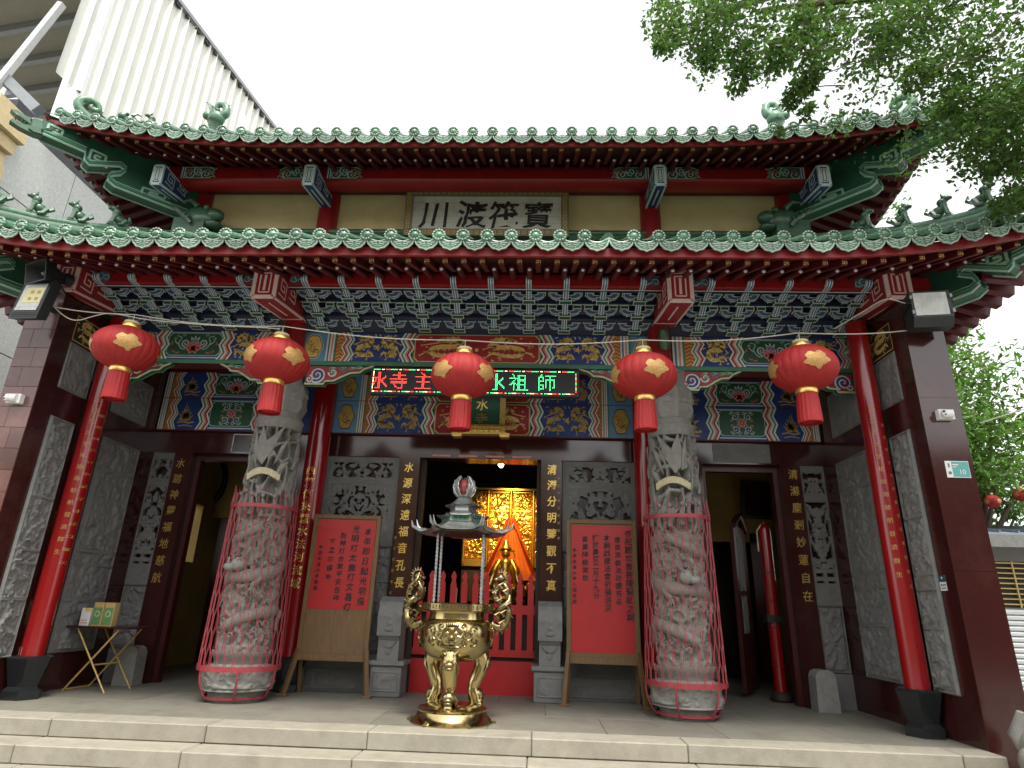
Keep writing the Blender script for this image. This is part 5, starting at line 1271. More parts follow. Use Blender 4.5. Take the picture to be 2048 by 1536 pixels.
# ------------------------------------------------------------------ notice boards
def board(name,x0,x1,y,ztop,zbot,poster,lab,texts,tilt,rz,legs):
    t=thing(name,lab,'notice board',((x0+x1)/2,y,0),rz); w=(x1-x0)/2; f=.055; th=math.tan(tilt)
    B=part('panel',t); 
    def sh(mb): mb.v=[(a,b+c*th,c) for a,b,c in mb.v]; return mb
    m=MB(); 
    for a,b,c,d in ((-w,-w+f,zbot,ztop),(w-f,w,zbot,ztop),(-w+f,w-f,ztop-f,ztop),(-w+f,w-f,zbot,zbot+f*1.5)): m.cbox(a,b,-.022,.022,c,d,'wood',.004)
    build_split(sh(m),'frame_bar',B); m=MB(); m.box(-w+f,w-f,-.004,.012,zbot+f*1.5,ztop-f,'wood'); sh(m).build('back_panel',B)
    z0,z1=poster; m=MB(); N=14
    m.grid(N,N,lambda u,v:((u*2-1)*(w-f-.01),-.008-.006*abs(noise.noise((u*3+x0,v*5,1))),z0+(z1-z0)*v),'poster_red'); sh(m).build('red_poster',B,60)
    m=MB()
    for (x,z,size,step,tx) in texts: letters(m,tx,size,'ink',lambda i:(x,z-step*i),.014,.09,.06)
    m.v=[(a,-.0165,c) for a,b,c in m.v]; sh(m).build('ink_writing',B)['kind']='stuff'
    for s in (-1,1):
        m=MB(); m.bar((s*(w-.03),.0+th*zbot*1.3,zbot+.15),(s*(w+legs),-.12,.0),.05,.05,'wood'); m.build('leg',t); m=MB(); m.bar((s*(w-.04),.05+th*zbot,zbot+.25),(s*(w-.02),.28,0),.045,.05,'wood'); m.build('leg',t)
        m=MB(); m.cbox(s*(w+legs)-.06,s*(w+legs)+.06,-.16,-.06,0,.028,'wood',.005); m.build('foot_block',t)
    return t
board('notice_board',-2.20,-1.28,1.98,2.24,.40,(1.02,2.17),'wooden easel board with red poster on its upper half only',
   [(.30,2.02,.105,.128,'本年即日起光明燈'),(.13,2.05,.105,.125,'光明灯太歲灯文昌灯'),(-.03,1.96,.085,.10,'財神灯合家平安吉祥'),(-.17,1.88,.085,.115,'每盞功德金'),(-.32,1.80,.06,.075,'甲辰年清水寺敬啟')],R(1),R(1.5),.06)
board('notice_board',1.25,2.18,1.98,2.26,.47,(.60,2.18),'wooden easel board with red poster filling the whole panel',
   [(.35,2.08,.10,.105,'恭祝觀世音菩薩聖誕之期'),(.21,2.0,.085,.098,'善信添香油功德芳名'),(.07,2.02,.095,.098,'本廟啟建法會祈福消災'),(-.08,2.02,.09,.092,'訂於農曆二月十九日'),(-.22,2.0,.085,.10,'香資隨緣樂助'),(-.36,1.85,.055,.072,'甲辰年清水寺值理會啟')],R(1),R(-1.5),.03)

# ------------------------------------------------------------------ drum stones, stone posts and the picket gate
for s in (-1,1):
    t=thing('door_stone','carved grey stone door guard at the %s jamb of the main doorway'%('left' if s<0 else 'right'),'stone carving',(s*1.04,2.24,0),0,'carved stones flanking the main doorway')
    m=MB(); m.cbox(-.20,.20,-.20,.20,0,.36,'stone_grey',.01); m.cbox(-.235,.235,-.235,.22,.36,.42,'stone_grey',.015); m.build('plinth',t)
    relief(.32,.24,81+s,freq=7,depth=.015,frame=.02).build('carved_face',t,40,(0,-.2,.06))
    m=MB(); prof=[(-.18,.42),(-.17,.66),(-.21,.72),(-.225,.95),(-.17,1.10),(-.06,1.17),(.08,1.18),(.20,1.12),(.20,.42)]
    m.prism(prof,'x',-.135,.135,'stone_grey'); m.prism([(a*.97-.01,b) for a,b in [(-.225,.72),(-.245,.95),(-.19,1.13),(-.06,1.2),(.05,1.2),(.05,1.16),(-.06,1.16),(-.17,1.09),(-.21,.95),(-.2,.72)]],'x',-.155,.155,'stone_grey'); m.build('body',t)
    m=MB(); 
    for k in range(3): m.ball((0,-.225,.80+.07*k),(.07-.015*k,.03,.035),9,6,'stone_grey')
    m.ball((0,-.17,.54),(.05,.02,.06),8,6,'stone_grey'); m.prism([(-.1,.66),(.1,.66),(.06,.60),(0,.57),(-.06,.60)],'y',-.20,-.16,'stone_grey'); build_split(m,'carving',t,50)
    t=thing('stone_post','short round-topped stone post at the foot of the %s side doorway jamb'%('left' if s<0 else 'right'),'stone post',(s*4.50,2.26,0),0,'stone posts by the side doors')
    m=MB(); out=[(-.135,0),(.135,0),(.125,.40),(.10,.455),(.05,.48),(-.05,.48),(-.10,.455),(-.125,.40)]; m.prism(out,'y',-.11,.12,'stone_column'); m.build('block',t)
t=thing('picket_gate','red picket gate closing the lower half of the main doorway','gate',(0,2.66,0))
m=MB()
for z0,z1 in ((1.02,1.14),(.47,.56)): m.box(-.84,.84,-.02,.03,z0,z1,'gate_red')
build_split(m,'rail',t)
for k in range(11):
    x=-.78+.156*k; m=MB(); w=.042
    m.prism([(x-w,.0),(x+w,0),(x+w,.90),(x+w*.55,.95),(x+w*.95,1.0),(x+w*.7,1.03),(x,1.08),(x-w*.7,1.03),(x-w*.95,1.0),(x-w*.55,.95),(x-w,.90)],'y',-.032,-.021,'gate_red'); m.v=[(a,b,c+.50) for a,b,c in m.v]; m.build('picket',t)
m=MB(); m.box(-.84,.84,-.03,.03,0,.42,'gate_red'); m.build('solid_panel',t); m=MB(); m.box(-.84,.84,.05,.07,.0,1.0,'hall_dark'); m.build('backing_board',t)
# ------------------------------------------------------------------ incense burner
t=thing('incense_burner','polished brass tripod incense burner with dragon handles and grey pagoda canopy','incense burner',(.015,.50,0))
m=MB(); m.lathe([(.42,0),(.425,.012),(.40,.028),(.365,.06),(.345,.105),(.355,.125),(.345,.135),(.20,.165),(.0,.175)],48,'brass',cap=False); m.build('base',t,50)
m=MB()
for k in range(6):
    a=2*PI*k/6; m.tube([(.40*math.cos(a),.40*math.sin(a),.02),(.455*math.cos(a),.455*math.sin(a),.012)],[.03,.012],6,'brass_worn')
m.build('base_lug',t,50)
def leg(mb):
    # leans outwards along +X; turned into place by the object's rotation
    P=[(.23,0,.72),(.30,0,.60),(.305,0,.52),(.262,0,.42),(.225,0,.33),(.225,0,.27),(.25,0,.22),(.265,0,.185)]
    mb.tube(spline(P,22),[.085+.0*i if i<4 else (.088-.0028*(i-4) if i<13 else .056+.003*(i-13)) for i in range(23)],14,'brass')
    mb.ball((.312,0,.585),(.075,.085,.105),12,9,'brass_worn'); mb.ball((.375,0,.55),(.035,.055,.03),9,6,'brass_worn'); mb.ball((.37,0,.515),(.035,.05,.018),9,6,'brass_worn')
    for s in (-1,1):
        mb.ball((.372,s*.035,.60),.017,7,5,'brass'); mb.tube([(.36,s*.04,.64),(.33,s*.075,.68),(.28,s*.09,.66)],[.016,.013,.004],5,'brass_worn')
        mb.tube([(.35,s*.06,.58),(.33,s*.09,.52),(.30,s*.085,.46)],[.016,.013,.004],5,'brass_worn')
    mb.ball((.268,0,.245),(.072,.075,.062),12,9,'brass_worn'); mb.ball((.32,0,.225),(.03,.045,.025),8,6,'brass_worn'); mb.ball((.315,0,.20),(.035,.05,.018),8,6,'brass_worn')
    for s in (-1,1): mb.ball((.318,s*.03,.262),.015,6,5,'brass'); mb.tube([(.29,s*.05,.26),(.27,s*.085,.22),(.28,s*.07,.18)],[.018,.015,.006],5,'brass_worn')
    mb.ball((.285,0,.150),.052,14,10,'brass')
_m=MB(); leg(_m); ME_LEG=_m.mesh('leg',60)
for a in (-92,28,148): put('leg',ME_LEG,t,None,(0,0,R(a)))
m=MB(); m.lathe([(.0,.555),(.17,.565),(.28,.61),(.355,.695),(.385,.79),(.387,.87),(.372,.93),(.335,.965),(.305,.975),(.298,1.03),(.30,1.045),(.36,1.05),(.385,1.06),(.385,1.125),(.372,1.135),(.35,1.125),(.30,1.05),(.0,1.05)],56,'brass',cap=False); m.build('bowl',t,40)
m=MB()                                              # key pattern on the rim and beading
for k in range(30):
    a=2*PI*k/30; c,s=math.cos(a),math.sin(a); tx=Vector((-s,c,0)); p=Vector((c*.387,s*.387,1.0925)); u=tuple(Vector((c,s,0)))
    for q in ((-.03,-.018,.022,-.018),(-.03,-.018,-.03,.018),(-.03,.018,.012,.018),(.012,.018,.012,-.004),(.012,-.004,-.012,-.004)): m.bar(p+tx*q[0]+Vector((0,0,q[1])),p+tx*q[2]+Vector((0,0,q[3])),.006,.006,'brass_worn',up=u)
m.build('rim_pattern',t)
def bowl_face(mb):
    def S(a,z,o=.0):
        prof=[(.565,.17),(.61,.28),(.695,.355),(.79,.385),(.87,.387),(.93,.372),(.965,.335)]
        r=np.interp(z,[p[0] for p in prof],[p[1] for p in prof])+o; return Vector((r*math.sin(a),-r*math.cos(a),z))
    b='brass_worn'
    for s in (-1,1):
        mb.ball(S(s*.11,.845,.012),(.024,.018,.022),9,7,'brass'); mb.tube([S(s*.05,.885,.01),S(s*.13,.895,.016),S(s*.24,.872,.008)],[.010,.016,.006],6,b)
        mb.tube([S(s*.04,.80,.015),S(s*.09,.79,.01)],[.018,.012],6,b)
        for (ca,cz,r0,tn,a0) in ((.42,.83,.055,1.5,3.1),(.58,.87,.045,1.3,.3),(.60,.77,.045,1.3,4.2),(.36,.75,.035,1.2,1.6),(.30,.91,.03,1.2,5.0)):
            n=26; P=[S(s*(ca+ (r0*(1-i/n)+.004)*2.6*math.cos(a0+tn*2*PI*i/n)),cz+(r0*(1-i/n)+.004)*math.sin(a0+tn*2*PI*i/n),.008) for i in range(n+1)]; mb.tube(P,[.011*(1-.5*i/n) for i in range(n+1)],5,b)
        mb.tube([S(s*.14,.82,.01),S(s*.24,.81,.012),S(s*.30,.85,.01),S(s*.36,.84,.006)],[.012,.012,.010,.005],5,b)
        mb.tube([S(s*.10,.72,.012),S(s*.20,.715,.01),S(s*.26,.75,.008)],[.014,.010,.004],5,b)
        mb.tube([S(s*.075,.758,.016),S(s*.075,.728,.02)],[.010,.003],5,'brass')
    mb.ball(S(0,.805,.02),(.03,.025,.022),9,7,b); mb.tube([S(-.15,.765,.012),S(0,.775,.02),S(.15,.765,.012)],[.008,.014,.008],6,b); mb.tube([S(-.12,.725,.012),S(0,.715,.018),S(.12,.725,.012)],[.008,.013,.008],6,b)
    for k in range(7): mb.tube([S((k-3)*.045,.905,.006),S((k-3)*.06,.945-.003*abs(k-3),.002)],[.014,.004],5,b)
    for q in range(12): mb.ball(S(-.28+.05*q,.695+.004*abs(q-5.5),.002),(.012,.01,.01),6,4,b)
for a in (0,120,240):
    m=MB(); bowl_face(m); m.build('beast_mask',t,50,None,(0,0,R(a)))
def handle():
    mb=MB(); b='brass_worn'
    P=[(.37,0,.93),(.46,.0,.90),(.52,.02,.96),(.545,-.02,1.06),(.50,.03,1.15),(.42,-.03,1.18),(.40,.02,1.26),(.46,.0,1.34),(.52,-.03,1.30),(.53,0,1.20)]
    mb.tube(spline(P,50),[.045-.0003*i for i in range(51)],9,b)
    P2=[(.40,.03,1.05),(.47,-.05,1.10),(.55,-.03,1.18),(.53,.03,1.28),(.46,.04,1.36),(.44,0,1.43)]; mb.tube(spline(P2,30),[.035-.0006*i for i in range(31)],8,b)
    mb.ball((.45,-.02,1.40),(.055,.05,.045),10,7,b); mb.ball((.405,-.03,1.385),(.035,.03,.025),8,6,b)
    for k in range(14):
        q=spline(P,50)[3*k+4]; d=Vector((q.x-.46,q.y,q.z-1.12)); d=d.normalized() if d.length>0 else Vector((0,0,1)); mb.tube([q+d*.035,q+d*.075],[.015,.002],4,b)
    for k,(x,z) in enumerate(((.50,1.02),(.46,1.14),(.55,1.10),(.41,1.22),(.49,.92),(.44,1.0),(.52,1.24),(.47,1.30))):
        mb.tube([(x,-.05,z),(x-.03,-.075,z+.03),(x+.02,-.07,z+.06)],[.022,.018,.005],5,b); mb.tube([(x,.05,z),(x-.03,.075,z+.03),(x+.02,.07,z+.06)],[.022,.018,.005],5,b)
    for k in range(7): a=-.6+.42*k; mb.tube([(.455+.05*math.cos(a),0,1.41+.05*math.sin(a)),(.455+.085*math.cos(a),0,1.42+.08*math.sin(a))],[.014,.002],4,b)
    mb.tube([(.36,0,1.09),(.42,0,1.08)],.02,6,b); return mb.mesh('dragon_handle',50)
ME_HAN=handle()
for a in (0,180): put('dragon_handle',ME_HAN,t,None,(0,0,R(a)))
for x,y in ((-.25,-.09),(-.235,.12),(.25,-.09),(.245,.12)):
    m=MB(); m.lathe([(.009+(.010 if i%2 else 0),1.06+.82*i/40) for i in range(41)],8,'pewter',(x,y,0)); m.build('canopy_post',t,60)
def hexroof(mb,r0,z0,r1,z1,up,mt='pewter',th=.012):
    N=72
    hexr=lambda a:math.cos(PI/6)/math.cos(((a)%(PI/3))-PI/6)
    def f(u,v,dz=0):
        a=2*PI*u; c=(abs(((a)%(PI/3))-PI/6)/(PI/6)); r=r1+(r0-r1)*v; conc=(1-v)**1.7
        k=hexr(a)*(1+.05*c**4*v); rib=.004*math.cos(a*48) if v<.97 else 0
        return (r*k*math.cos(a),r*k*math.sin(a),z0+(z1-z0)*conc+up*(c**5)*v**3+rib*.6+dz)
    mb.grid(144,10,lambda u,v:f(u,v),mt,wrap=True); mb.grid(144,2,lambda u,v:f(u,1-.5*v,-th-.02*v),mt,wrap=True)
m=MB(); hexroof(m,.50,1.865,.235,1.985,.055)
for k in range(6):
    a=PI/3*k; c,s=math.cos(a),math.sin(a); m.tube([(.40*c,.40*s,1.905),(.50*c,.50*s,1.905),(.555*c,.555*s,1.935),(.575*c,.575*s,2.0)],[.012,.018,.018,.003],6,'pewter'); m.tube([(.46*c,.46*s,1.90),(.50*c,.50*s,1.94),(.52*c,.52*s,2.01)],[.012,.014,.003],5,'pewter')
m.build('canopy_roof',t,50)
m=MB(); m.lathe([(.30,1.85),(.34,1.87)],36,'black_metal'); m.build('canopy_underside',t,50)
m=MB(); m.lathe([(.235,1.975),(.235,2.065)],6,'pewter')
for k in range(6):
    a=PI/3*k-PI/2; n=Vector((math.cos(a),math.sin(a),0)); tx=Vector((-n.y,n.x,0)); c=n*.2045+Vector((0,0,2.02)); m.bar(c-tx*.09,c+tx*.09,.055,.006,'mid_green',up=tuple(n))
    for q in (-1,0,1): m.ball(c+tx*.05*q+n*.003,(.011,.011,.011),6,4,'black_metal')
m.build('canopy_drum',t)
m=MB(); hexroof(m,.29,2.04,.15,2.105,.03); m.lathe([(.15,2.10),(.145,2.175)],6,'pewter'); m.build('canopy_roof',t,50)
m=MB(); hexroof(m,.20,2.165,.055,2.275,.015); m.lathe([(.055,2.27),(.085,2.28),(.06,2.30)],12,'pewter'); m.build('canopy_roof',t,50)
m=MB(); m.ball((0,0,2.385),(.070,.070,.092),16,12,'pearl_red'); m.build('red_pearl',t,60)
m=MB()
for k in range(8):
    a=2*PI*k/8; c,s=math.cos(a),math.sin(a)
    if s<-.9: continue
    tx=Vector((-s,c,0)); w0=1.0 if s>-.5 else .55
    P=[(.06,2.275,.045),(.10,2.32,.06),(.118,2.375,.055),(.108,2.43,.038),(.06,2.505,.004)]
    L=[Vector((r*c,r*s,z))+tx*w*w0 for r,z,w in P]+[Vector((r*c,r*s,z))-tx*w*w0 for r,z,w in P]; m.add(L,[(i,i+1,6+i,5+i) for i in range(4)],'pewter')
    for e in (-1,1): m.tube([Vector((r*c,r*s,z))+tx*w*w0*e for r,z,w in P],.010,5,'pewter')
    for q in range(1,4):
        e=Vector((P[q][0]*c,P[q][0]*s,P[q][1]))
        for sg in (-1,1): m.tube([e+tx*sg*P[q][2]*w0,e+tx*sg*(P[q][2]*w0+.022)+Vector((0,0,.03))],[.013,.002],4,'pewter')
m.build('lotus_flame',t,60)
m=MB(); m.tube([(-.02,-.05,1.05),(-.012,-.05,1.29)],.006,5,'wood'); tag(m.build('incense_stick',None,60,(.015,.5,0)),'single incense stick standing in the brass burner','incense')

# ------------------------------------------------------------------ folding table with leaflet boxes
t=thing('folding_table','small folding table with thin brass-coloured legs by the left side wall','table',(-4.52,1.74,0),R(-6))
m=MB(); m.cbox(-.46,.42,-.26,.28,.715,.735,'hall_wood',.004); m.build('tabletop',t)
for s in (-1,1):
    for a,b in (((-.30*1,s*.22,.71),(.26,s*.22,0)),((.26,s*.20,.71),(-.32,s*.20,0))):
        m=MB(); m.tube([a,b],.011,6,'gold_dark'); m.build('leg',t,60)
m=MB(); m.tube([(-.32,-.2,.012),(-.32,.2,.012)],.010,6,'gold_dark'); m.tube([(.03,-.2,.30),(.03,.2,.30)],.010,6,'gold_dark'); build_split(m,'crossbar',t,60)
for k,(dx,w,h,mt_,lab) in enumerate(((.02,.13,.28,'box_green','green and tan leaflet box on the folding table, touching the white carton'),(.16,.13,.28,'box_green','green and tan leaflet box at the open end of the folding table row'),(-.13,.12,.21,'plastic_white','white carton with yellow corner beside the leaflet boxes'))):
    o=thing('leaflet_box' if k<2 else 'paper_carton',lab,'box',(-4.66+dx,1.60,.736))
    m=MB(); m.cbox(-w/2,w/2,-.04,.06,0,h,'box_tan' if k<2 else 'plastic_white',.003); m.build('case',o); d=Deco()
    if k<2: d.rect(-w*.42,w*.42,.02,h-.06,'box_green',2); d.disc((0,h*.52),.035,'stone_cream',3); d.disc((0,h*.52),.025,'box_green',4)
    else: d.rect(-w*.1,w*.5,h*.8,h,'gold_paint',2); d.rect(-w*.4,w*.4,.03,.04,'pink_paint',2); d.rect(-w*.4,w*.3,.06,.07,'pink_paint',2)
    d.build('print',o,None,(0,-.041,0))
# ------------------------------------------------------------------ stone lion at the foot of the right pillar
t=thing('stone_lion','weathered pale stone lion sitting in front of the right pillar','statue',(5.20,-.62,-.46),R(20))
m=MB(); m.cbox(-.26,.26,-.36,.36,0,.30,'stone_column',.02); m.cbox(-.22,.22,-.32,.32,.30,.36,'stone_column',.015); m.build('pedestal',t)
m=MB(); S='stone_column'
m.ball((0,.10,.56),(.19,.24,.22),14,10,S); m.ball((0,-.06,.68),(.17,.17,.24),14,10,S); m.ball((0,-.16,.90),(.17,.16,.15),14,10,S); m.ball((0,-.29,.87),(.10,.08,.075),10,8,S)
for s in (-1,1):
    m.tube([(s*.10,-.14,.66),(s*.11,-.22,.50),(s*.11,-.26,.38)],[.075,.06,.055],9,S); m.ball((s*.11,-.29,.385),(.06,.08,.04),9,6,S); m.ball((s*.17,.12,.48),(.09,.16,.13),10,8,S); m.ball((s*.06,-.29,.96),.028,7,5,S); m.ball((s*.15,-.12,1.0),(.04,.03,.05),7,5,S)
rg=random.Random(5)
for k in range(46):
    a=rg.uniform(0,2*PI); h=rg.uniform(.70,1.02); r=.17
    if math.sin(a)<-.55: continue
    m.ball((r*math.cos(a),-.12+r*math.sin(a),h),rg.uniform(.035,.055),7,5,S)
m.tube([(0,.30,.5),(0,.36,.66),(0,.30,.84)],[.06,.08,.03],8,S); m.build('body',t,60)

# ------------------------------------------------------------------ inside the hall
hall=part('hall_interior',temple)
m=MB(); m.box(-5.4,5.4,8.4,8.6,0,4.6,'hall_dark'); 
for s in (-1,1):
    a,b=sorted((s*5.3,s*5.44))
    for y0,y1,z0,z1 in ((2.87,3.3,0,4.49),(4.8,8.39,0,4.49),(3.302,4.798,0,1.7),(3.302,4.798,2.7,4.49)): m.box(a,b,y0,y1,z0,z1,'hall_yellow')  # gap in each side wall, added to let daylight into the side halls
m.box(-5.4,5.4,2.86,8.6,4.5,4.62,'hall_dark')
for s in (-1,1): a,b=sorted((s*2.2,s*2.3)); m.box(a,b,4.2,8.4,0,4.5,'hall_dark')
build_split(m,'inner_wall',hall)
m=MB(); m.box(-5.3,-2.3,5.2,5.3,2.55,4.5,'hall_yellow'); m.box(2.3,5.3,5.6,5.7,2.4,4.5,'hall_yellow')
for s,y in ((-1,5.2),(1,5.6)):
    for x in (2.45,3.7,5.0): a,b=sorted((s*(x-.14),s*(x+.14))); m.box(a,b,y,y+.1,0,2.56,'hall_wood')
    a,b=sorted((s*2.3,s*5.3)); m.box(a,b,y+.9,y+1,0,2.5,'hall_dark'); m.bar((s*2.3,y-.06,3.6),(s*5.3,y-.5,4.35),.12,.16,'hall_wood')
build_split(m,'partition',hall)
t=thing('round_wall_clock','round dark framed disc on the yellow wall inside the left doorway','clock',px(415,962,1,5.17))
m=MB(); n=32; m.tube([(.34*math.cos(2*PI*k/n),0,.46*math.sin(2*PI*k/n)) for k in range(n+1)],.055,8,'black_metal',cap=False); m.build('rim',t,60); m=MB(); m.prism([(.33*math.cos(2*PI*k/n),.45*math.sin(2*PI*k/n)) for k in range(n)],'y',0,.02,'hall_yellow'); m.build('face',t)
t=thing('hanging_board','dark board hanging high on the yellow wall inside the right doorway','board',px(1525,1000,1,5.5)); m=MB(); m.cbox(-.42,.42,0,.06,-.36,.34,'black_plastic',.01); m.build('panel',t); m=MB(); m.box(-.36,.36,-.004,0,-.30,.28,'granite_dark'); m.build('face',t); t.rotation_euler=(R(10),0,R(12))
t=thing('open_door_leaf','dark red door leaf with two pale carved panels standing open inside the right doorway','door',(4.05,3.7,0),R(62))
m=MB(); m.box(-.48,.42,-.03,.03,.06,2.42,'hall_wood'); m.build('leaf',t); 
for z0,z1 in ((1.45,2.25),(.85,1.38)): relief(.34,z1-z0,91+z0,freq=6,depth=.012,frame=.02).build('carved_panel',t,40,(-.12,-.035,z0))
m=MB(); m.tube([(-.48,-.03,2.40),(-.2,-.03,2.52),(0,-.03,2.60),(.2,-.03,2.52),(.42,-.03,2.40)],.05,6,'hall_wood'); m.build('arched_head',t)
t=thing('red_post','glossy red round-topped wooden post with dark bands inside the right doorway','post',(4.27,3.12,0))
m=MB(); m.lathe([(.14,.0),(.16,.03),(.14,.08),(.10,.12)],16,'hall_dark'); m.build('base',t,50); m=MB(); m.lathe([(.085,.12),(.085,2.30),(.075,2.36),(.05,2.41),(.0,2.43)],20,'red_gloss'); m.build('shaft',t,60)
m=MB()
for z in (.45,.95,1.3,1.7): m.lathe([(.088,z),(.092,z+.008),(.088,z+.016)],20,'hall_dark',cap=False)
m.box(-.12,.12,-.10,.10,1.02,1.12,'black_metal'); build_split(m,'dark_band',t,60); m=MB(); m.tube([(.11*math.sin(a),-.03,2.12+.30*math.cos(a)) if 0 else (-.12+.0*a,-.02,2.0+.1*a) for a in (0,1,2,3)]+[(-.06,-.02,2.38),(.0,-.02,2.42)],.012,6,'stone_cream'); m.build('pale_edge',t,60)
# altar
t=thing('gilt_altar','glowing gilded altar screen with carved panels seen through the main doorway','altar',(.35,6.2,0))
for i in range(4): relief(.44,1.35,101+i,'altar_gold',.05,.03,5.0,bands=(.95,)).build('gilt_panel',t,40,(-.72+.46*i,0,2.0))
m=MB(); m.box(-.98,.92,-.04,.1,1.86,2.0,'altar_gold'); m.box(-.98,.92,.03,.2,1.2,3.4,'hall_dark')
for i in range(5): m.lathe([(.04,1.9),(.035,3.38)],10,'altar_gold',(-.95+.46*i,-.05,0))
m.build('gilt_frame',t,60)
m=MB(); m.box(-.95,.9,-.1,.2,3.36,3.40,'altar_gold'); m.build('cornice',t)
m=MB()
for s in (-1,1): m.add([(0,-.5,2.72),(s*.16,-.52,2.4),(s*.48,-.58,1.75),(s*.40,-.40,1.7),(s*.1,-.36,2.6)],[(0,1,2,3,4)],'drape_orange')
m.grid(20,10,lambda u,v:((u-.5)*(.18+.86*(1-v)),-.45+.04*math.sin(u*30),1.6+1.15*v),'drape_orange'); m.build('orange_drape',t,60)
t2=thing('gilt_statue','seated gilded deity figure before an orange drape on the altar','statue',(.28,5.45,1.42))
m=MB(); g='altar_gold'; m.lathe([(.20,-.02),(.17,.12),(.12,.34),(.14,.46),(.10,.53),(.045,.56)],16,g); m.ball((0,-.02,.635),(.085,.085,.105),12,9,g); m.lathe([(.08,0),(.11,.03),(.06,.11),(.02,.19)],10,g,(0,-.01,.70))
for s in (-1,1):
    m.tube([(s*.11,0,.50),(s*.19,-.06,.34),(s*.24,-.12,.16),(s*.34,-.14,-.12)],[.06,.08,.09,.05],8,g); m.ball((s*.17,-.08,.02),(.15,.15,.08),10,7,g); m.tube([(s*.06,-.02,.70),(s*.15,-.02,.68),(s*.17,-.02,.55)],[.03,.025,.008],6,g)
    for k in range(5): m.ball((s*(.34+.05*k),-.05,-.05+.06*(k%3)),(.06,.05,.07),7,5,g)
m.build('figure',t2,60); m=MB(); m.lathe([(.36,-.28),(.38,-.2),(.30,-.12),(.34,-.05),(.30,0)],20,g); m.build('lotus_seat',t2,50)
m=MB(); m.box(-.9,1.3,5.2,5.9,0,1.13,'hall_wood'); tag(m.build('altar_table'),'dark red altar table below the gilded figure','table')
p=px(1002,928,1,4.2); t=thing('hanging_bulb','small glowing white bulb hanging behind the main door lintel','light bulb',p); m=MB(); m.ball((0,0,0),(.05,.05,.065),12,8,'bulb'); m.build('globe',t,60); m=MB(); m.tube([(0,0,.06),(0,0,.9)],.008,5,'black_metal'); m.build('cord',t,60)
t=thing('altar_lamp','warm spotlight shining on the gilded altar screen','lamp',(.3,4.3,3.85)); m=MB(); m.tube([(0,.12,-.10),(0,0,0),(0,-.05,.04)],[.07,.06,.03],12,'black_metal'); m.build('housing',t,50); m=MB(); m.ball((0,.13,-.11),(.05,.03,.05),8,6,'bulb'); m.build('lens',t,60)
l=bpy.data.lights.new('altar_lamp_light','SPOT'); l.energy=150; l.color=(1,.66,.26); l.spot_size=R(62); l.spot_blend=.7; l.shadow_soft_size=.06; lo=bpy.data.objects.new('light',l); col.objects.link(lo); lo.parent=t; lo.location=(0,.18,-.16); lo.rotation_euler=(R(50),0,0)

# ------------------------------------------------------------------ trees
def leaf_cloud(mb,c,r,n,size,mt,rg,asp=.42,flat=1.0):
    for _ in range(n):
        while True:
            p=Vector((rg.uniform(-1,1),rg.uniform(-1,1),rg.uniform(-1,1)))
            if p.length<1: break
        p=p*(p.length**-.25) if p.length>.05 else p
        o=Vector(c)+Vector((p.x*r[0],p.y*r[1],p.z*r[2])); s=size*rg.uniform(.6,1.25)
        d=Vector((rg.uniform(-1,1),rg.uniform(-1,1),rg.uniform(-1.0,.5))).normalized(); w=d.cross(Vector((rg.uniform(-1,1),rg.uniform(-1,1),rg.uniform(.0,1.5)))); w=w.normalized() if w.length>1e-3 else d.orthogonal().normalized(); nn=d.cross(w)*s*.10
        mb.add([o,o+d*s*.35+w*s*asp*.5+nn,o+d*s,o+d*s*.35-w*s*asp*.5+nn],[(0,1,2),(0,2,3)],mt)
rg=random.Random(11)
t=thing('banyan_tree','leafy tree leaning in from the right over the upper roof corner','tree',(9.6,-2.6,-.46))
O=Vector((9.6,-2.6,-.46))
m=MB(); trunk=[Vector(q)-O for q in ((9.6,-2.6,-.46),(9.5,-2.5,2.0),(9.2,-2.3,4.2),(8.6,-2.1,6.4),(8.0,-2.0,8.0))]
m.tube(spline(trunk,24),[.42-.011*i for i in range(25)],12,'bark')
def limb(mb,P,r0,r1,n=14): mb.tube(spline([Vector(q)-O for q in P],n),[r0+(r1-r0)*i/n for i in range(n+1)],7,'bark')
cl=[(1400,60,75,150),(1480,45,85,230),(1560,55,90,260),(1600,130,50,130),(1588,190,36,70),(1650,40,70,200),(1720,70,62,130),(1800,50,90,300),(1900,50,110,420),(2000,70,130,560),(1885,150,75,230),(1965,170,95,380),(2040,190,90,330),(1770,95,40,80),(1835,150,40,70),(1905,205,36,60),(1985,235,50,150),(2005,275,66,240),(2045,315,66,220),(1990,330,34,45),(1545,125,42,90),(1490,105,46,120),(1420,108,40,80),(1345,72,40,70),(1318,92,24,26),(1612,222,22,22),(1618,160,35,60),(2040,395,44,90),(1700,25,60,160),(1620,20,70,220),(1440,10,80,200),(1350,15,60,90),(2120,120,130,400),(2150,300,110,300),(1560,262,14,8),]
crown=MB(); anch=[]
for x,y,r,n in cl:
    Y=rg.uniform(-2.1,-.9) if x<1850 else rg.uniform(-2.2,-.5)
    p=px(x,y,1,Y); d=(p-CAM).length*.97; R_=r/F_PX*d; anch.append(p)
    sub=max(1,n//45)
    for q in range(sub):
        c=p+Vector((rg.gauss(0,.32)*R_,rg.gauss(0,.5)*R_*1.3,rg.gauss(0,.32)*R_)) if sub>1 else p
        leaf_cloud(crown,c-O,(R_*.52,R_*.9,R_*.46),int(n*4.2/sub),.066,'leaf_dark',rg,.58)
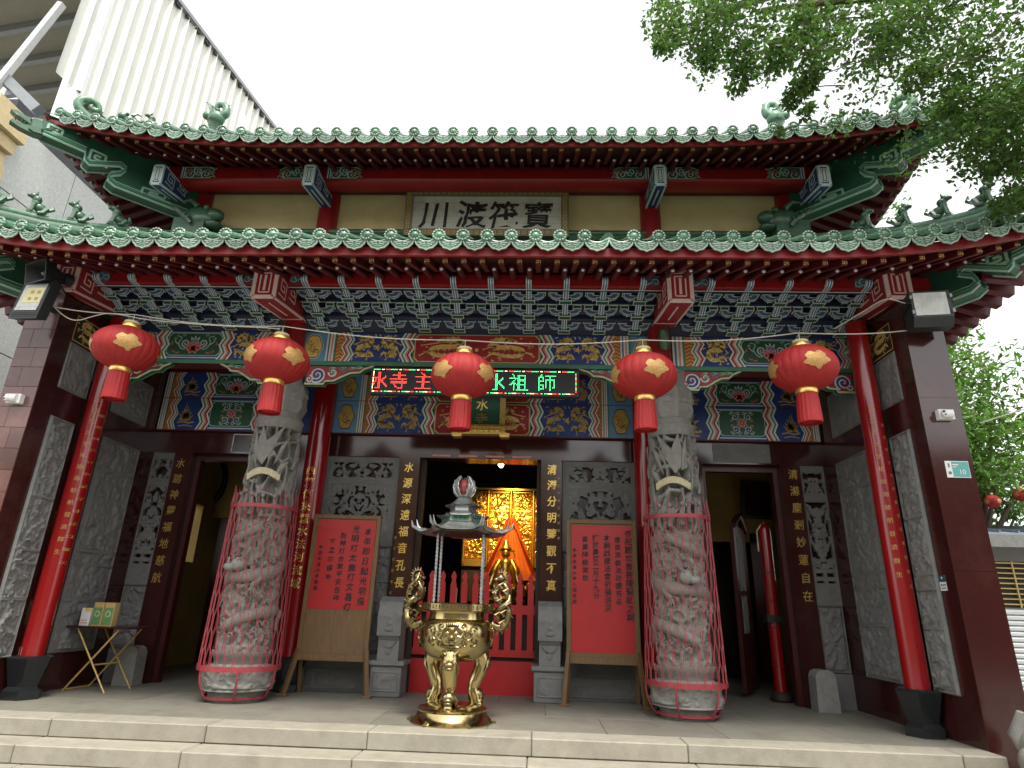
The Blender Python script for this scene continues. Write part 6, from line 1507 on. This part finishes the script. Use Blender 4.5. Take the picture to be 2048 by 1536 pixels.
for q in ((7.8,-1.6,8.6),(9.2,-2.4,9.0),(10.5,-2.0,8.2),(8.8,-3.0,8.2),(10,-3.4,7.4),(7.2,-1.2,9.4),(8.4,-.6,9.0),(7.9,-1.0,7.4)): leaf_cloud(crown,Vector(q)-O,(1.1,1.0,.8),700,.085,'leaf_dark',rg)
crown.build('crown',t)
limb(m,[(8.6,-2.1,6.4),(7.4,-1.8,7.3),(6.0,-1.6,7.6),(4.6,-1.5,7.5),(3.2,-1.5,7.3)],.16,.02); limb(m,[(8.0,-2.0,8.0),(6.6,-1.7,8.2),(5.0,-1.5,7.9),(3.6,-1.4,7.7),(2.4,-1.4,7.2)],.14,.012)
limb(m,[(7.4,-1.8,7.3),(6.6,-1.5,6.6),(6.0,-1.3,6.0),(5.6,-1.2,5.6)],.08,.012); limb(m,[(8.0,-2.0,8.0),(7.2,-1.4,9.0),(6.0,-1.2,9.0)],.12,.02); limb(m,[(8.6,-2.1,6.4),(9.8,-2.3,7.6),(10.6,-2.2,8.4)],.14,.03)
for p in anch[::2]:
    q=p+Vector((rg.uniform(.4,1.0),rg.uniform(-.2,.2),rg.uniform(.05,.35))); limb(m,[q,(q+p)/2+Vector((0,0,.05)),p,p-Vector((rg.uniform(.05,.2),0,rg.uniform(.0,.2)))],.007,.003,8)
m.build('trunk',t,60)
def bg_tree(name,lab,base,h,blobs,size,mt,seed,dens=1.0,asp=.36):
    rg=random.Random(seed); t=thing(name,lab,'tree',base,0,'trees beyond the right wall'); b=Vector(base); m=MB()
    m.tube(spline([(0,0,0),(.15,.1,h*.3),(-.1,.2,h*.6),(.1,.1,h*.9)],18),[.20-.009*i for i in range(19)],10,'bark')
    c=MB()
    for (x,y,z,r,n) in blobs:
        q=Vector((x,y,z))-b; k=max(1,int(n*dens)//70)
        for _ in range(k):
            e=q+Vector((rg.gauss(0,.5)*r,rg.gauss(0,.5)*r,rg.gauss(0,.5)*r)); leaf_cloud(c,e,(r*.45,r*.45,r*.35),int(n*dens/k),size,mt,rg,asp)
        m.tube(spline([(0,.1,h*.45),(q.x*.5,q.y*.5,(h*.5+q.z)/2),q],8),[.06-.006*i for i in range(9)],6,'bark')
    c.build('crown',t); m.build('trunk',t,60); return t
bg_tree('broadleaf_tree','bright green broadleaf tree close behind the right pillar','' or (8.6,4.9,-.46),5.5,[(7.3,4.5,3.5,.8,1100),(7.2,4.6,4.6,.9,1300),(7.1,4.7,5.6,.8,1000),(7.9,4.7,3.9,.8,1300),(8.3,4.8,4.8,.9,1500),(7.9,5.2,5.6,.9,1300),(8.8,5.2,6.2,1.0,1300),(9.4,4.9,5.0,1.0,1100),(9.0,4.6,3.6,.8,1200),(7.2,5.4,4.4,.8,1200),(8.2,5.6,3.4,.8,1200),(9.2,5.6,4.3,.9,1200),(6.9,5.4,5.6,.7,900),(7.6,5.4,2.9,.5,260),(8.9,5.5,2.9,.5,260),(10.3,5.2,4.2,1.0,700)],.17,'leaf_bright',21)
bg_tree('tall_tree','tall sunlit tree rising behind the right end of the roofs',(9.2,8.4,-.46),9.0,[(7.6,8.0,6.6,1.0,700),(8.6,8.3,7.6,1.2,900),(7.8,8.6,8.8,1.1,700),(9.6,8.0,6.4,1.2,800),(9.8,8.6,8.6,1.2,700),(8.6,8.8,9.9,1.0,500),(8.2,8.2,5.2,1.0,700),(10.6,8.0,7.4,1.2,700),(7.4,8.4,10.4,.8,240),(9.6,8.2,10.6,1.0,380),(8.2,8.0,4.0,.8,500),(10.2,8.2,4.8,1.2,800)],.19,'leaf_bright',22)
bg_tree('multi_stemmed_tree','low bushy tree whose thin stems show above the grey kiosk roof',(9.4,6.4,-.46),4.2,[(8.9,6.3,3.8,.7,700),(9.9,6.6,4.0,.8,700),(9.3,6.2,4.6,.8,700),(10.6,6.4,3.4,.8,600),(9.0,6.6,3.1,.4,200),(9.9,6.2,3.0,.4,200)],.20,'leaf_bright',23,asp=.2)
# ------------------------------------------------------------------ kiosk and lanterns on the right
t=thing('kiosk','low grey kiosk with brass grille and pale roller shutter behind the right pillar','kiosk',(8.1,4.0,-.46))
m=MB(); m.box(0,4.0,.1,2.5,0,2.85,'wall_grey'); m.build('wall',t); m=MB(); m.prism([(-.35,2.70),(-.35,2.86),(2.6,3.35),(2.6,3.2)],'x',-.35,4.2,'wall_grey'); m.box(-.36,4.2,-.38,-.35,2.68,2.87,'stone_grey'); m.build('eave',t)
m=MB(); m.prism([(-.36,2.87),(-.36,2.90),(2.6,3.40),(2.6,3.36)],'x',-.38,4.24,'roof_grey')
for k in range(16): m.bar((-.3+.29*k,-.36,2.91),(-.3+.29*k,2.6,3.41),.03,.05,'roof_grey')
m.build('roof',t)
m=MB()
for k in range(9): m.box(.02,3.6,.04,.06,1.84+.078*k,1.858+.078*k,'brass_grille')
for k in range(13): m.box(.04+.29*k,.062+.29*k,.035,.062,1.80,2.50,'brass_grille')
m.build('grille',t); m=MB(); m.box(.0,3.6,.085,.097,1.8,2.5,'hall_dark'); m.build('window_opening',t)
for k in range(22): m=MB(); m.prism([(.02,.06+.078*k),(.09,.06+.078*k),(.09,.132+.078*k),(.05,.132+.078*k),(.015,.10+.078*k)],'x',.0,3.6,'shutter'); m.build('shutter_slat',t)
for x,y,Y,lab in ((1985,1003,4.4,'small faded red lantern in the trees above the kiosk roof'),(2043,990,4.4,'small faded red lantern half hidden at the far side of the kiosk trees')):
    p=px(x,y,1,Y); t=thing('small_lantern',lab,'lantern',p,.3); put('paper_body',ME_LB,t,None,None,(.36,.36,.42)); put('gold_blossom',ME_PATCH,t,None,None,(.36,.36,.42)); m=MB(); m.tube([(0,0,.1),(0,0,1.2)],.006,5,'black_metal'); m.build('cord',t,60); m=MB(); m.lathe([(.035,0),(.035,.03)],10,'gold_leaf',(0,0,.115)); m.build('top_cap',t,60)
# ------------------------------------------------------------------ neighbouring building and steel shelter on the left
BX=-8.6
t=thing('granite_building','grey granite clad building with beige cornice beside the left eaves','building',(BX,0,-.46))
m=MB(); m.box(-3.5,-.015,1.95,14,0,9.95,'granite_black'); m.build('wall',t)
ya=2.0; zrow=[.1+1.35*k for k in range(8)]
for r in range(7):
    y=ya-(.45 if r%2 else 0)
    while y<10.5:
        a=max(ya,y); b=y+1.55
        if b-a>.1: m=MB(); m.cbox(-.02,.02,a+.009,b-.009,zrow[r]+.009,zrow[r+1]-.009,'bld_granite',.004); m.build('cladding_panel',t)
        y=b
m=MB(); m.box(-3.5,.30,1.35,2.05,9.0,9.5,'bld_beige'); m.box(-3.5,.20,1.45,2.0,8.75,9.0,'bld_beige'); m.box(-3.5,.10,1.55,1.98,8.5,8.75,'bld_beige'); m.box(-.30,.14,1.55,2.0,6.9,8.5,'bld_beige'); m.build('cornice',t)
m=MB(); m.box(-.9,-.32,1.7,1.94,0,8.5,'bld_rust'); m.build('rust_wall',t)
def T9(u,v,z,a=R(-9)): return Vector((BX+.25+u*math.cos(a)-v*math.sin(a),2.1+u*math.sin(a)+v*math.cos(a),z))
t=thing('steel_shelter','tall steel framed shelter clad in white ribbed sheeting above the granite building','shelter',(BX,2.1,-.46)); O=Vector((BX,2.1,-.46))
m=MB(); n=160; L=11.0
P=[]
for i in range(n+1):
    v=L*i/n; ph=i%4; off=.09 if ph==0 else 0
    P.append((T9(off,v,10.35+.0*v)-O,T9(off,v,14.6)-O))
m.add([a for a,b in P]+[b for a,b in P],[(i,i+1,n+2+i,n+1+i) for i in range(n)],'siding'); m.build('ribbed_sheet',t)
m=MB(); q0,q1=T9(.06,0,14.62)-O,T9(.06,L,14.62)-O; m.bar(q0,q1,.10,.10,'steel_grey')
for k in range(30): a=T9(.07,.2+k*.36,14.5)-O; m.bar(a,a+Vector((0,.18,0)),.06,.05,'black_metal')
m.build('gutter',t)
for v in (.55,5.0,9.5): m=MB(); a=T9(-.12,v,0)-O; m.box(a.x-.14,a.x+.14,a.y-.14,a.y+.14,9.9,14.4,'steel_white'); m.build('post',t)
m=MB()
m.bar(px(-40,212,1,2.5)-O,px(124,8,1,2.5)-O,.12,.12,'steel_white'); m.build('brace',t); m=MB(); m.bar(px(5,150,1,2.6)-O,px(78,222,1,2.6)-O,.18,.2,'steel_grey'); m.build('brace',t)
m=MB(); 
c=[T9(-6,-1.2,14.0)-O,T9(-.1,-1.2,14.0)-O,T9(-.1,9,14.0)-O,T9(-6,9,14.0)-O]; m.add(c+[q+Vector((0,0,.1)) for q in c],[(0,3,2,1),(4,5,6,7),(0,1,5,4),(1,2,6,5),(2,3,7,6),(3,0,4,7)],'ceiling_panel'); m.build('ceiling',t)
for k in range(12): m=MB(); m.bar(T9(-6,-1.0+.85*k,13.88)-O,T9(-.1,-1.0+.85*k,13.88)-O,.12,.2,'steel_grey'); m.build('purlin',t)

# ------------------------------------------------------------------ unseen houses opposite, added to block front sky light; mirrored in the polished granite
for k,(x0,x1,y,h,mt_,lab) in enumerate(((-22,-9,-17,6.5,'wall_grey','unseen low grey house across the street, at the left end of its row'),(-9,2,-18,8,'bld_beige','unseen beige house across the street with rows of dark windows'),(2,13,-17.4,6,'wall_grey','unseen grey house across the street opposite the right pillar'),(13,26,-18,7.5,'bld_rust','unseen rust red house across the street at the right end of its row'))):
    t=thing('unseen_house',lab,'building',((x0+x1)/2,y,-.46),PI,'unseen houses across the street'); w=(x1-x0)/2-.05
    m=MB(); m.box(-w,w,0,8,0,h,mt_); m.build('wall',t)
    m=MB(); m.box(-w,w,-.15,.2,h,h+.5,mt_); m.build('parapet',t)
    ME=MB().box(-.75,.75,-.03,.02,0,1.6,'granite_dark').mesh('window'); f=0
    for r in range(int(h/3)):
        for c in range(int(w*2/2.6)): put('window',ME,t,(-w+1.4+2.6*c,0,.9+3*r))
